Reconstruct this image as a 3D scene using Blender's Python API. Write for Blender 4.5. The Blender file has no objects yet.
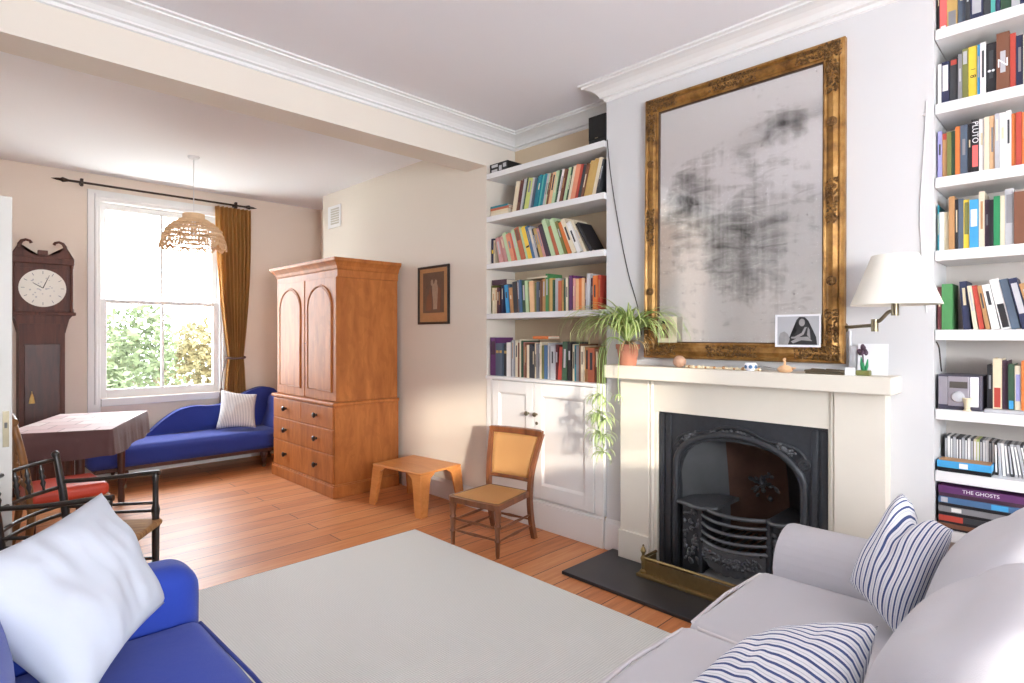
import bpy, bmesh, math, random
from mathutils import Vector, Matrix, noise
random.seed(7)
PI = math.pi
sc = bpy.context.scene
COL = sc.collection
WM = {}                                    # world matrix of every object (parents are never updated during the script)

# ------------------------------------------------------------------ colours and materials
def lin(c):
    c = c / 255.0
    return c / 12.92 if c <= 0.04045 else ((c + 0.055) / 1.055) ** 2.4
def rgb(r, g, b): return (lin(r), lin(g), lin(b), 1.0)

class NT:
    def __init__(s, name):
        s.m = bpy.data.materials.new(name); s.m.use_nodes = True
        s.t = s.m.node_tree; s.b = s.t.nodes['Principled BSDF']
    def n(s, typ, **kw):
        nd = s.t.nodes.new(typ)
        for k, v in kw.items():
            if k in nd.inputs: nd.inputs[k].default_value = v
            else: setattr(nd, k, v)
        return nd
    def l(s, a, b): s.t.links.new(a, b)
    def math(s, op, a, b=None):
        nd = s.n('ShaderNodeMath', operation=op)
        for i, x in enumerate((a, b)):
            if x is None: continue
            if isinstance(x, (int, float)): nd.inputs[i].default_value = x
            else: s.l(x, nd.inputs[i])
        return nd.outputs[0]
    def mix(s, fac, a, b):
        nd = s.n('ShaderNodeMix', data_type='RGBA')
        for i, x in ((0, fac), (6, a), (7, b)):
            if isinstance(x, (int, float, tuple)): nd.inputs[i].default_value = x
            else: s.l(x, nd.inputs[i])
        return nd.outputs[2]
    def ramp(s, fac, stops):
        nd = s.n('ShaderNodeValToRGB'); e = nd.color_ramp.elements
        while len(e) < len(stops): e.new(0.5)
        for i, (p, c) in enumerate(stops): e[i].position = p; e[i].color = c
        s.l(fac, nd.inputs[0]); return nd.outputs[0]
    def coords(s, scale=(1, 1, 1), kind='Object', rot=(0, 0, 0), loc=(0, 0, 0)):
        tc = s.n('ShaderNodeTexCoord'); mp = s.n('ShaderNodeMapping')
        mp.inputs['Scale'].default_value = scale; mp.inputs['Rotation'].default_value = rot; mp.inputs['Location'].default_value = loc
        s.l(tc.outputs[kind], mp.inputs[0]); return mp.outputs[0]
    def noise(s, vec, scale, detail=4, rough=0.55, dist=0.0):
        nd = s.n('ShaderNodeTexNoise', Scale=scale, Detail=detail, Roughness=rough, Distortion=dist)
        s.l(vec, nd.inputs['Vector']); return nd.outputs[0]
    def bump(s, h, strength=0.3, dist=0.01):
        nd = s.n('ShaderNodeBump', Strength=strength, Distance=dist)
        s.l(h, nd.inputs['Height']); s.l(nd.outputs[0], s.b.inputs['Normal'])
    def col(s, x):
        if isinstance(x, tuple): s.b.inputs['Base Color'].default_value = x
        else: s.l(x, s.b.inputs['Base Color'])
        return s
    def set(s, **kw):
        for k, v in kw.items(): s.b.inputs[k.replace('_', ' ')].default_value = v
        return s

def scl(c, k): return (min(1, c[0] * k), min(1, c[1] * k), min(1, c[2] * k), 1)

def plain(name, c, rough=0.5, metal=0.0, var=0.08, scale=14, bump=0.0, spec=0.5, coat=0.0):
    t = NT(name); v = t.coords()
    f = t.noise(v, scale, 4)
    t.col(t.mix(f, scl(c, 1 - var), scl(c, 1 + var)))
    t.set(Roughness=rough, Metallic=metal); t.b.inputs['Specular IOR Level'].default_value = spec
    t.b.inputs['Coat Weight'].default_value = coat
    if bump: t.bump(t.noise(v, scale * 8, 3), bump, 0.004)
    return t.m

def fabric(name, c, weave=700, var=0.06, sheen=0.15, bump=0.25):
    t = NT(name); v = t.coords()
    f = t.noise(v, 6, 5)
    t.col(t.mix(f, scl(c, 1 - var), scl(c, 1 + var)))
    t.set(Roughness=0.9); t.b.inputs['Sheen Weight'].default_value = sheen; t.b.inputs['Specular IOR Level'].default_value = 0.2
    big = t.noise(v, 9, 3, 0.6); fine = t.noise(v, weave, 2)
    t.bump(t.math('ADD', t.math('MULTIPLY', big, 1.5), t.math('MULTIPLY', fine, 0.35)), bump, 0.008)
    return t.m

def wood(name, dark, light, grain=(1.2, 14, 14), rough=0.35, scale=3.0, bump=0.05, coat=0.0, figure=0.0):
    t = NT(name); v = t.coords(grain)
    f = t.noise(v, scale, 6, 0.6, 0.6)
    cols = t.ramp(f, [(0.25, dark), (0.75, light)])
    if figure:
        w = t.noise(t.coords((2.2, 2.2, 0.9)), 2.5, 3, 0.5, 2.5)
        cols = t.mix(t.math('MULTIPLY', t.math('GREATER_THAN', w, 0.53), figure), cols, scl(dark, 0.9))
        w2 = t.noise(t.coords((9, 9, 3)), 2.0, 3, 0.5, 1.2)
        cols = t.mix(t.math('MULTIPLY', w2, 0.35), cols, scl(light, 1.1))
    t.col(cols); t.set(Roughness=rough); t.b.inputs['Specular IOR Level'].default_value = 0.35 if figure else 0.5; t.b.inputs['Coat Weight'].default_value = coat
    t.b.inputs['Coat Roughness'].default_value = 0.25
    if bump: t.bump(f, bump, 0.003)
    return t.m

M = {}
M['white_wall'] = plain('breast_white_paint', rgb(212, 212, 213), 0.75, var=0.012, scale=3, bump=0.03, spec=0.3)
M['cream_wall'] = plain('cream_paint', rgb(223, 214, 202), 0.75, var=0.012, scale=3, bump=0.03, spec=0.3)
M['beige_wall'] = plain('warm_beige_paint', rgb(226, 212, 199), 0.75, var=0.012, scale=3, bump=0.03, spec=0.3)
M['ceiling'] = plain('ceiling_white', rgb(236, 236, 240), 0.85, var=0.01, scale=2, spec=0.2)
M['gloss_white'] = plain('white_woodwork', rgb(230, 230, 229), 0.38, var=0.012, scale=5)
M['shelf_white'] = plain('white_shelf_paint', rgb(230, 230, 231), 0.45, var=0.01, scale=5)
M['stone'] = plain('limestone_paint', rgb(222, 215, 202), 0.6, var=0.035, scale=7, bump=0.06, spec=0.35)
M['door_paint'] = plain('old_white_door_paint', rgb(204, 201, 195), 0.45, var=0.02, scale=5)
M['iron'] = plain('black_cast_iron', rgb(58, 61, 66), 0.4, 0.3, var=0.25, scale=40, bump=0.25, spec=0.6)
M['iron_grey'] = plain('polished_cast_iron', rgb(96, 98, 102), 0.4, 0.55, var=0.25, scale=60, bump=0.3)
M['soot'] = plain('soot_black', rgb(26, 24, 23), 0.9, var=0.4, scale=10, bump=0.2)
M['slate'] = plain('dark_slate', rgb(46, 47, 52), 0.33, var=0.12, scale=5, bump=0.03)
M['brass'] = plain('aged_brass', rgb(150, 128, 86), 0.38, 0.85, var=0.25, scale=30)
M['bronze'] = plain('bronze_metal', rgb(128, 118, 98), 0.35, 0.85, var=0.1)
M['dark_metal'] = plain('dark_bronze', rgb(58, 46, 38), 0.45, 0.6, var=0.15)
M['black'] = plain('black_plastic', rgb(24, 24, 27), 0.4, var=0.1)
M['black_wood'] = plain('ebonised_wood', rgb(36, 30, 28), 0.3, var=0.25, scale=30, coat=0.3)
M['blue'] = fabric('cobalt_blue_cloth', rgb(43, 66, 160), var=0.08)
M['indigo'] = fabric('indigo_chaise_cloth', rgb(48, 62, 138), var=0.08)
M['grey_fab'] = fabric('pale_grey_linen', rgb(200, 198, 203), var=0.025, sheen=0.1)
M['white_fab'] = fabric('white_cotton', rgb(190, 195, 206), var=0.02, sheen=0.1)
M['piping'] = fabric('piping_cloth', rgb(216, 212, 214), var=0.02)
M['blue_piping'] = fabric('blue_piping_cloth', rgb(34, 50, 132), var=0.05)
M['terracotta'] = plain('terracotta', rgb(186, 122, 96), 0.8, var=0.1, scale=20, bump=0.1)
M['soil'] = plain('potting_soil', rgb(60, 44, 34), 0.95, var=0.3, scale=60, bump=0.4)
M['paper'] = plain('page_paper', rgb(226, 216, 196), 0.85, var=0.05, scale=60)
M['card_white'] = plain('white_card', rgb(236, 236, 240), 0.6, var=0.01)
M['red_leather'] = plain('red_leather', rgb(196, 66, 44), 0.38, var=0.06, scale=20, bump=0.05)
M['satin_mahogany'] = wood('dark_mahogany', rgb(50, 24, 18), rgb(84, 42, 32), (8, 8, 1.0), 0.4)
M['clock_wood'] = wood('clock_mahogany', rgb(58, 28, 20), rgb(102, 54, 40), (8, 8, 0.9), 0.55)
M['chair_wood'] = wood('walnut_chair_wood', rgb(88, 48, 28), rgb(140, 84, 50), (6, 6, 1.4), 0.32, coat=0.2)
M['press_wood'] = wood('satin_birch_veneer', rgb(140, 78, 34), rgb(196, 122, 62), (5, 5, 0.8), 0.5, 2.2, 0.02, 0.0, 0.25)
M['ply'] = wood('honey_plywood', rgb(196, 122, 60), rgb(220, 150, 84), (10, 1.1, 10), 0.35, 2.5, 0.02, 0.15)
M['gilt_chair'] = wood('worn_gilt_wood', rgb(96, 60, 34), rgb(160, 112, 62), (6, 6, 2), 0.45)
M['table_cloth'] = fabric('plum_tablecloth', rgb(92, 66, 66), var=0.06)
M['drape_tie'] = plain('braided_cord', rgb(96, 74, 66), 0.8, var=0.2, scale=80)
M['lamp_white'] = plain('cream_lampshade', rgb(238, 234, 222), 0.8, var=0.01)
M['cable'] = plain('dark_cable', rgb(60, 56, 54), 0.6, var=0.05)
M['white_cable'] = plain('white_cable', rgb(222, 222, 224), 0.6, var=0.02)
M['wicker'] = plain('pale_wicker', rgb(226, 192, 152), 0.65, var=0.18, scale=50, bump=0.2)

def gilt_mat():
    t = NT('worn_gilt'); v = t.coords()
    f = t.noise(v, 9, 6, 0.65)
    t.col(t.ramp(f, [(0.3, rgb(92, 62, 30)), (0.5, rgb(156, 114, 58)), (0.72, rgb(188, 148, 90))]))
    t.set(Metallic=0.55, Roughness=0.42); t.bump(t.noise(v, 90, 3), 0.25, 0.004); return t.m
M['gilt'] = gilt_mat()
def relief_mat():
    t = NT('gilt_relief'); v = t.coords()
    f = t.noise(v, 70, 5, 0.7)
    t.col(t.ramp(f, [(0.35, rgb(64, 44, 24)), (0.55, rgb(128, 92, 48)), (0.75, rgb(184, 150, 100))]))
    t.set(Metallic=0.5, Roughness=0.5); t.bump(t.noise(v, 160, 4), 0.8, 0.01); return t.m
M['gilt_relief'] = relief_mat()

def mirror_mat():
    t = NT('foxed_silver_mirror'); v = t.coords()
    # foxing: horizontal drags and vertical runs that gather in two patches, left and middle of the plate
    drag = t.noise(t.coords((1, 2.6, 8)), 2.2, 5, 0.62, 0.8)
    runs = t.noise(t.coords((1, 11, 1.0)), 2.6, 4, 0.6)
    blot = t.noise(v, 5.0, 4, 0.55, 0.3)
    sep = t.n('ShaderNodeSeparateXYZ'); t.l(v, sep.inputs[0])
    def patch(cy, cz, ry, rz):
        dy = t.math('DIVIDE', t.math('SUBTRACT', sep.outputs[1], cy), ry); dz = t.math('DIVIDE', t.math('SUBTRACT', sep.outputs[2], cz), rz)
        return t.math('MAXIMUM', t.math('SUBTRACT', 1.0, t.math('ADD', t.math('MULTIPLY', dy, dy), t.math('MULTIPLY', dz, dz))), 0.0)
    mid = t.math('MAXIMUM', t.math('MAXIMUM', patch(-0.06, 0.60, 0.36, 0.42), patch(0.24, 0.86, 0.26, 0.36)), t.math('MULTIPLY', patch(-0.28, 1.22, 0.2, 0.16), 0.8))
    mid = t.math('MAXIMUM', mid, t.math('MULTIPLY', patch(0.0, 0.72, 0.75, 0.75), 0.55))
    s = t.math('ADD', t.math('MULTIPLY', drag, 0.55), t.math('MULTIPLY', runs, 0.28))
    s = t.math('ADD', s, t.math('MULTIPLY', blot, 0.45))
    s = t.math('ADD', s, t.math('MULTIPLY', mid, 0.32))
    r = t.n('ShaderNodeMapRange'); t.l(s, r.inputs[0])
    r.inputs['From Min'].default_value = 0.765; r.inputs['From Max'].default_value = 1.10; r.inputs['To Max'].default_value = 0.9
    stain = r.outputs[0]
    sp = t.math('GREATER_THAN', t.noise(v, 48, 3, 0.6), 0.70)
    stain = t.math('MAXIMUM', stain, t.math('MULTIPLY', sp, 0.5))
    t.col(t.mix(stain, rgb(238, 239, 238), rgb(48, 46, 45)))
    t.set(Metallic=0.86, Roughness=0.1)
    return t.m
M['mirror'] = mirror_mat()

def floor_mat():
    t = NT('pine_floorboards'); v = t.coords()
    br = t.n('ShaderNodeTexBrick', Scale=1.0)
    br.offset = 0.37; br.inputs['Brick Width'].default_value = 3.1; br.inputs['Row Height'].default_value = 0.165
    br.inputs['Mortar Size'].default_value = 0.003; br.inputs['Mortar Smooth'].default_value = 0.1; br.inputs['Bias'].default_value = 0.0
    br.inputs['Color1'].default_value = (0.25, 0.25, 0.25, 1); br.inputs['Color2'].default_value = (0.85, 0.85, 0.85, 1); br.inputs['Mortar'].default_value = (0, 0, 0, 1)
    t.l(v, br.inputs['Vector'])
    g = t.noise(t.coords((0.9, 13, 1)), 3.0, 7, 0.65, 0.5)
    big = t.noise(t.coords((0.5, 2.0, 1)), 2.0, 3)
    f = t.math('ADD', t.math('MULTIPLY', g, 0.55), t.math('MULTIPLY', br.outputs['Color'], 0.25))
    f = t.math('ADD', f, t.math('MULTIPLY', big, 0.2))
    c = t.ramp(f, [(0.26, rgb(138, 78, 44)), (0.5, rgb(196, 122, 72)), (0.76, rgb(220, 160, 108))])
    c = t.mix(br.outputs['Fac'], c, rgb(60, 32, 20))
    t.col(c); t.b.inputs['Coat Weight'].default_value = 0.08; t.b.inputs['Coat Roughness'].default_value = 0.4; t.set(Roughness=0.46); t.b.inputs['Specular IOR Level'].default_value = 0.5
    h = t.math('SUBTRACT', t.math('MULTIPLY', g, 0.25), br.outputs['Fac'])
    t.bump(h, 0.25, 0.004); return t.m
M['floor'] = floor_mat()

def rug_mat():
    t = NT('ribbed_cream_rug'); v = t.coords()
    w = t.n('ShaderNodeTexWave', Scale=26.0, Distortion=0.6); w.bands_direction = 'Y'; w.inputs['Detail Scale'].default_value = 4.0
    t.l(v, w.inputs[0])
    k = t.n('ShaderNodeTexWave', Scale=30.0, Distortion=0.8); k.bands_direction = 'X'; t.l(v, k.inputs[0])
    f = t.math('ADD', t.math('MULTIPLY', w.outputs[1], 0.65), t.math('MULTIPLY', k.outputs[1], 0.35))
    t.col(t.mix(f, rgb(212, 213, 210), rgb(238, 238, 234))); t.set(Roughness=0.95)
    t.b.inputs['Specular IOR Level'].default_value = 0.1
    t.bump(f, 0.5, 0.006); return t.m
M['rug'] = rug_mat()

def stripes(name, n, c1, c2, width=0.36, axis=0, thin=False):
    t = NT(name)
    tc = t.n('ShaderNodeTexCoord'); sep = t.n('ShaderNodeSeparateXYZ'); t.l(tc.outputs['UV'], sep.inputs[0])
    f = t.math('FRACT', t.math('ADD', t.math('MULTIPLY', sep.outputs[axis], n), 0.62))
    m = t.math('LESS_THAN', f, width)
    col = t.mix(m, c1, c2)
    if thin:
        m2 = t.math('LESS_THAN', t.math('ABSOLUTE', t.math('SUBTRACT', f, width + 0.3)), 0.045)
        col = t.mix(t.math('MULTIPLY', m2, 0.35), col, c2)
    t.col(col); t.set(Roughness=0.9); t.b.inputs['Specular IOR Level'].default_value = 0.15
    v = t.coords(); t.bump(t.noise(v, 25, 4), 0.3, 0.008); return t.m
M['ticking'] = stripes('blue_ticking', 19, rgb(230, 230, 234), rgb(74, 88, 132), 0.30, thin=True)
M['ticking_flat'] = stripes('blue_ticking_lying', 20, rgb(232, 232, 236), rgb(78, 92, 136), 0.30, axis=1, thin=True)
M['fine_stripe'] = stripes('fine_grey_stripe', 26, rgb(226, 222, 218), rgb(150, 146, 158), 0.4)

def cane_mat():
    t = NT('woven_cane'); v = t.coords((1, 1, 1))
    ch = t.n('ShaderNodeTexChecker', Scale=160.0); t.l(v, ch.inputs[0])
    f = t.noise(v, 8, 3)
    t.col(t.mix(ch.outputs[1], t.mix(f, rgb(218, 162, 98), rgb(232, 180, 114)), rgb(238, 194, 134)))
    t.set(Roughness=0.6); t.bump(ch.outputs[1], 0.4, 0.003); return t.m
M['cane'] = cane_mat()
def rush_mat():
    t = NT('woven_rush'); v = t.coords((1, 30, 1)); f = t.noise(v, 5, 4)
    t.col(t.ramp(f, [(0.3, rgb(120, 82, 48)), (0.7, rgb(188, 142, 92))])); t.set(Roughness=0.8); t.bump(f, 0.6, 0.01); return t.m
M['rush'] = rush_mat()
def curtain_mat():
    t = NT('ochre_curtain'); v = t.coords((1, 1, 0.25)); f = t.noise(v, 12, 4)
    t.col(t.mix(f, rgb(206, 162, 94), rgb(222, 180, 114))); t.set(Roughness=0.8)
    t.b.inputs['Sheen Weight'].default_value = 0.2
    t.bump(t.noise(t.coords(), 500, 2), 0.2, 0.002)
    out = t.t.nodes['Material Output']; tl = t.n('ShaderNodeBsdfTranslucent'); tl.inputs[0].default_value = rgb(206, 162, 96); mx = t.n('ShaderNodeMixShader'); mx.inputs[0].default_value = 0.4
    t.l(t.b.outputs[0], mx.inputs[1]); t.l(tl.outputs[0], mx.inputs[2]); t.l(mx.outputs[0], out.inputs[0]); return t.m
M['curtain'] = curtain_mat()
def cloth_top():
    t = NT('patchwork_cloth'); v = t.coords()
    br = t.n('ShaderNodeTexBrick', Scale=1.0); br.inputs['Brick Width'].default_value = 0.21; br.inputs['Row Height'].default_value = 0.19
    br.inputs['Mortar Size'].default_value = 0.006; br.inputs['Color1'].default_value = rgb(226, 214, 210); br.inputs['Color2'].default_value = rgb(196, 156, 156)
    br.inputs['Mortar'].default_value = rgb(150, 116, 116); t.l(v, br.inputs['Vector'])
    f = t.noise(v, 7, 3)
    t.col(t.mix(t.math('MULTIPLY', f, 0.5), br.outputs[0], rgb(214, 206, 212))); t.set(Roughness=0.7); return t.m
M['patchwork'] = cloth_top()
def glass_mat():
    t = NT('window_glass'); out = t.t.nodes['Material Output']
    tr = t.n('ShaderNodeBsdfTransparent'); gl = t.n('ShaderNodeBsdfGlossy', Roughness=0.0)
    mx = t.n('ShaderNodeMixShader'); mx.inputs[0].default_value = 0.05
    t.l(tr.outputs[0], mx.inputs[1]); t.l(gl.outputs[0], mx.inputs[2]); t.l(mx.outputs[0], out.inputs[0])
    return t.m
M['glass'] = glass_mat()
def leaf_mat(name, c1, c2, c3):
    t = NT(name); tc = t.n('ShaderNodeTexCoord'); sep = t.n('ShaderNodeSeparateXYZ'); t.l(tc.outputs['UV'], sep.inputs[0])
    a = t.math('ABSOLUTE', t.math('SUBTRACT', sep.outputs[0], 0.5))
    st = t.math('LESS_THAN', a, 0.2)
    c = t.mix(t.noise(t.coords(), 30, 2), c1, c2)
    t.col(t.mix(st, c, c3)); t.set(Roughness=0.5)
    return t.m
M['spider'] = leaf_mat('spider_plant_leaf', rgb(132, 162, 74), rgb(166, 192, 98), rgb(220, 228, 162))
M['spider_pale'] = leaf_mat('spider_plantlet_leaf', rgb(140, 170, 100), rgb(170, 194, 122), rgb(206, 218, 166))
M['spider_dry'] = leaf_mat('dry_leaf', rgb(176, 140, 92), rgb(196, 168, 116), rgb(206, 184, 140))
def tree_leaf(name, a, b):
    t = NT(name); t.col(t.mix(t.noise(t.coords(), 2.2, 3), a, b)); t.set(Roughness=0.8); t.b.inputs['Specular IOR Level'].default_value = 0.1; return t.m
M['garden_leaf'] = tree_leaf('garden_leaves', rgb(72, 82, 58), rgb(98, 106, 78))
M['garden_leaf_warm'] = tree_leaf('autumn_leaves', rgb(104, 94, 62), rgb(112, 106, 80))
M['bounce_ground'] = plain('pale_bounce_ground', rgb(196, 196, 188), 0.9, var=0.2, scale=3)  # ground made pale to bounce extra light onto the rear ceiling
M['bark'] = plain('bark_brown', rgb(84, 68, 54), 0.9, var=0.2, scale=8, bump=0.3)

BOOKC = dict(cream=(226, 214, 188), white=(236, 234, 232), ivory=(222, 208, 176), black=(34, 32, 36), charcoal=(60, 62, 66), grey=(138, 138, 142), silver=(188, 188, 192),
    maroon=(92, 40, 44), brown=(122, 78, 56), tan=(184, 138, 92), terracotta=(190, 104, 72), orange=(216, 120, 58), red=(184, 70, 56), pink=(232, 108, 104), salmon=(228, 148, 116),
    yellow=(240, 204, 66), ochre=(198, 164, 98), olive=(120, 122, 66), lime=(196, 206, 120), mint=(186, 210, 168), green=(80, 142, 86), emerald=(40, 138, 88), forest=(54, 84, 62), teal=(30, 128, 146),
    turquoise=(92, 186, 176), sky=(66, 158, 212), blue=(74, 110, 150), navy=(44, 50, 82), slate=(84, 98, 116), lavender=(160, 156, 206), purple=(98, 52, 104), plum=(72, 48, 66), peach=(230, 186, 142), rose=(206, 150, 146))
def bookmat(c):
    k = 'book_' + c
    if k not in M: M[k] = plain(k + '_cover', rgb(*BOOKC[c]), 0.5, var=0.1, scale=25)
    return M[k]

# ------------------------------------------------------------------ mesh building
class MB:
    def __init__(s):
        s.bm = bmesh.new(); s.uv = s.bm.loops.layers.uv.new('UVMap')
    def _bev(s, vs, b, seg=2):
        if b:
            es = list({e for v in vs for e in v.link_edges})
            bmesh.ops.bevel(s.bm, geom=es, offset=b, segments=seg, affect='EDGES', profile=0.5)
    def box(s, x0, x1, y0, y1, z0, z1, b=0, seg=2, M4=None):
        r = bmesh.ops.create_cube(s.bm, size=1.0)
        m = Matrix.Translation(((x0 + x1) / 2, (y0 + y1) / 2, (z0 + z1) / 2)) @ Matrix.Diagonal((abs(x1 - x0), abs(y1 - y0), abs(z1 - z0), 1))
        bmesh.ops.transform(s.bm, matrix=(M4 @ m) if M4 else m, verts=r['verts'])
        s._bev(r['verts'], b, seg); return s
    def tube(s, pts, r, n=8, cap=True, closed=False):
        pts = [Vector(p) for p in pts]; N = len(pts)
        rr = r if isinstance(r, (list, tuple)) else [r] * N
        rings = []; up = None
        for i, p in enumerate(pts):
            if closed: d = pts[(i + 1) % N] - pts[i - 1]
            else: d = pts[min(i + 1, N - 1)] - pts[max(i - 1, 0)]
            d.normalize()
            if up is None:
                up = Vector((0, 0, 1)) if abs(d.z) < 0.9 else Vector((1, 0, 0))
            a = up - d * up.dot(d)
            if a.length < 1e-5: a = Vector((1, 0, 0)) - d * d.x
            a.normalize(); up = a; c = d.cross(a)
            rings.append([s.bm.verts.new(p + (a * math.cos(2 * PI * k / n) + c * math.sin(2 * PI * k / n)) * rr[i]) for k in range(n)])
        for i in range(N if closed else N - 1):
            A, B = rings[i], rings[(i + 1) % N]
            for k in range(n):
                try: s.bm.faces.new((A[k], A[(k + 1) % n], B[(k + 1) % n], B[k]))
                except ValueError: pass
        if cap and not closed:
            s.bm.faces.new(rings[0][::-1]); s.bm.faces.new(rings[-1])
        return s
    def bar(s, p, q, r, r2=None, n=10): return s.tube([p, q], [r, r if r2 is None else r2], n)
    def lathe(s, prof, c=(0, 0, 0), n=20, M4=None):
        rings = []
        for r, z in prof:
            ring = []
            for k in range(n):
                p = Vector((r * math.cos(2 * PI * k / n), r * math.sin(2 * PI * k / n), z))
                if M4: p = M4 @ p
                ring.append(s.bm.verts.new(p + Vector(c)))
            rings.append(ring)
        for A, B in zip(rings, rings[1:]):
            for k in range(n): s.bm.faces.new((A[k], A[(k + 1) % n], B[(k + 1) % n], B[k]))
        s.bm.faces.new(rings[0][::-1]); s.bm.faces.new(rings[-1]); return s
    def prism(s, poly, axis, a0, a1, b=0):
        def P(u, v, a): return {'x': (a, u, v), 'y': (u, a, v), 'z': (u, v, a)}[axis]
        A = [s.bm.verts.new(P(u, v, a0)) for u, v in poly]; B = [s.bm.verts.new(P(u, v, a1)) for u, v in poly]
        n = len(poly)
        f0 = s.bm.faces.new(A); f1 = s.bm.faces.new(B[::-1])
        for k in range(n): s.bm.faces.new((A[k], B[k], B[(k + 1) % n], A[(k + 1) % n]))
        if b: s._bev(A + B, b)
        if n > 4: bmesh.ops.triangulate(s.bm, faces=[f for f in (f0, f1) if f.is_valid])
        return s
    def ball(s, c, r, n=16, M4=None):
        R = r if isinstance(r, (tuple, list)) else (r, r, r)
        m = Matrix.Translation(c) @ (M4 if M4 else Matrix()) @ Matrix.Diagonal((R[0], R[1], R[2], 1))
        bmesh.ops.create_uvsphere(s.bm, u_segments=n, v_segments=max(6, n * 2 // 3), radius=1.0, matrix=m); return s
    def soft(s, x0, x1, y0, y1, z0, z1, r, puff=(0, 0, 0), wr=0.0, mid=8, fn=None):
        h = ((x1 - x0) / 2, (y1 - y0) / 2, (z1 - z0) / 2); c = Vector(((x0 + x1) / 2, (y0 + y1) / 2, (z0 + z1) / 2))
        def vals(H):
            e = [-H + r * k / 4 for k in range(4)]
            m = [(-H + r) + (2 * H - 2 * r) * k / mid for k in range(mid + 1)]
            return e + m + [-v for v in e[::-1]]
        ax = [vals(q) for q in h]; cache = {}
        def vert(p):
            k = tuple(round(q, 5) for q in p)
            if k in cache: return cache[k]
            inn = Vector([max(-h[i] + r, min(h[i] - r, p[i])) for i in range(3)])
            d = Vector(p) - inn
            q = inn + (d.normalized() * r if d.length > 1e-9 else d)
            u = [p[i] / h[i] for i in range(3)]
            w = [max(0, 1 - t * t) for t in u]
            q = q + Vector((puff[0] * u[0] * w[1] * w[2], puff[1] * u[1] * w[0] * w[2], puff[2] * u[2] * w[0] * w[1]))
            q = q + c
            if wr: q = q + Vector(noise.noise_vector(q * 5.0)) * wr + Vector(noise.noise_vector(q * 13.0)) * wr * 0.35
            if fn: q = fn(q)
            cache[k] = s.bm.verts.new(q); return cache[k]
        for i in range(3):
            j, k = (i + 1) % 3, (i + 2) % 3
            for sg in (-1, 1):
                for a in range(len(ax[j]) - 1):
                    for b in range(len(ax[k]) - 1):
                        q = []
                        for da, db in ((0, 0), (1, 0), (1, 1), (0, 1)):
                            p = [0, 0, 0]; p[i] = sg * h[i]; p[j] = ax[j][a + da]; p[k] = ax[k][b + db]; q.append(vert(p))
                        if sg < 0: q.reverse()
                        if len(set(q)) == 4: s.bm.faces.new(q)
        return s
    def pillow(s, c00, c10, c11, c01, T, n=26, pinch=0.07, wr=0.006, chop=0.0, sag=0.0):
        A, B, C, D = [Vector(q) for q in (c00, c10, c11, c01)]
        N = (C - A).cross(D - B).normalized(); seed = A.x * 31.0
        front, back = {}, {}
        def arcs(W):
            c = [0.0]
            for i in range(n):
                h0, h1 = [T / 2 * max(0, 1 - (2 * q / n - 1) ** 2) ** 0.42 for q in (i, i + 1)]
                c.append(c[-1] + math.hypot(W / n, h1 - h0))
            return [q / c[-1] for q in c]
        ua, va = arcs((B - A).length), arcs((D - A).length)
        for i in range(n + 1):
            for j in range(n + 1):
                u, v = i / n, j / n
                us = 0.5 + (u - 0.5) * (1 - pinch * math.sin(PI * v)); vs = 0.5 + (v - 0.5) * (1 - pinch * math.sin(PI * u))
                p = A * (1 - us) * (1 - vs) + B * us * (1 - vs) + C * us * vs + D * (1 - us) * vs
                if chop: p = p - (D - A) * (chop * max(0, v - 0.35) * math.exp(-((u - 0.5) / 0.16) ** 2))
                f = (max(0, 1 - (2 * u - 1) ** 2) * max(0, 1 - (2 * v - 1) ** 2)) ** 0.42
                if chop: f *= 1 - 0.45 * math.exp(-((u - 0.5) / 0.12) ** 2) * max(0, v - 0.2)
                w = noise.noise(Vector((u * 4 + seed, v * 4, 0.3))) * wr * 2 + noise.noise(Vector((u * 11 + seed, v * 3, 2.3))) * wr
                edge = i in (0, n) or j in (0, n)
                if edge: front[i, j] = back[i, j] = s.bm.verts.new(p)
                else:
                    front[i, j] = s.bm.verts.new(p + N * (T / 2 * f + w * f)); back[i, j] = s.bm.verts.new(p - N * (T / 2 * f + w * f * 0.6))
        for g, flip in ((front, False), (back, True)):
            for i in range(n):
                for j in range(n):
                    idx = [(i, j), (i + 1, j), (i + 1, j + 1), (i, j + 1)]
                    if flip: idx.reverse()
                    f = s.bm.faces.new([g[q] for q in idx])
                    for lp, q in zip(f.loops, idx): lp[s.uv].uv = (ua[q[0]], va[q[1]])
        return s
    def ribbon(s, pts, w, up=(0, 0, 1), thick=0):
        pts = [Vector(p) for p in pts]; N = len(pts); L = []
        for i, p in enumerate(pts):
            d = (pts[min(i + 1, N - 1)] - pts[max(i - 1, 0)]).normalized()
            sd = d.cross(Vector(up))
            if sd.length < 1e-3: sd = d.cross(Vector((1, 0.3, 0)))
            sd.normalize(); t = i / (N - 1); k = w * (0.55 + 0.45 * math.sin(PI * min(1, t * 1.4))) * (1 - t ** 4) + 0.0006
            nn = sd.cross(d)
            L.append((s.bm.verts.new(p - sd * k), s.bm.verts.new(p - nn * k * 0.25), s.bm.verts.new(p + sd * k)))
        for i, (A, B) in enumerate(zip(L, L[1:])):
            for k in (0, 1):
                f = s.bm.faces.new((A[k], A[k + 1], B[k + 1], B[k]))
                for lp, u in zip(f.loops, (k * .5, k * .5 + .5, k * .5 + .5, k * .5)): lp[s.uv].uv = (u, i / N)
        return s
    def xf(s, m):
        bmesh.ops.transform(s.bm, matrix=m, verts=s.bm.verts[:]); return s
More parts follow.
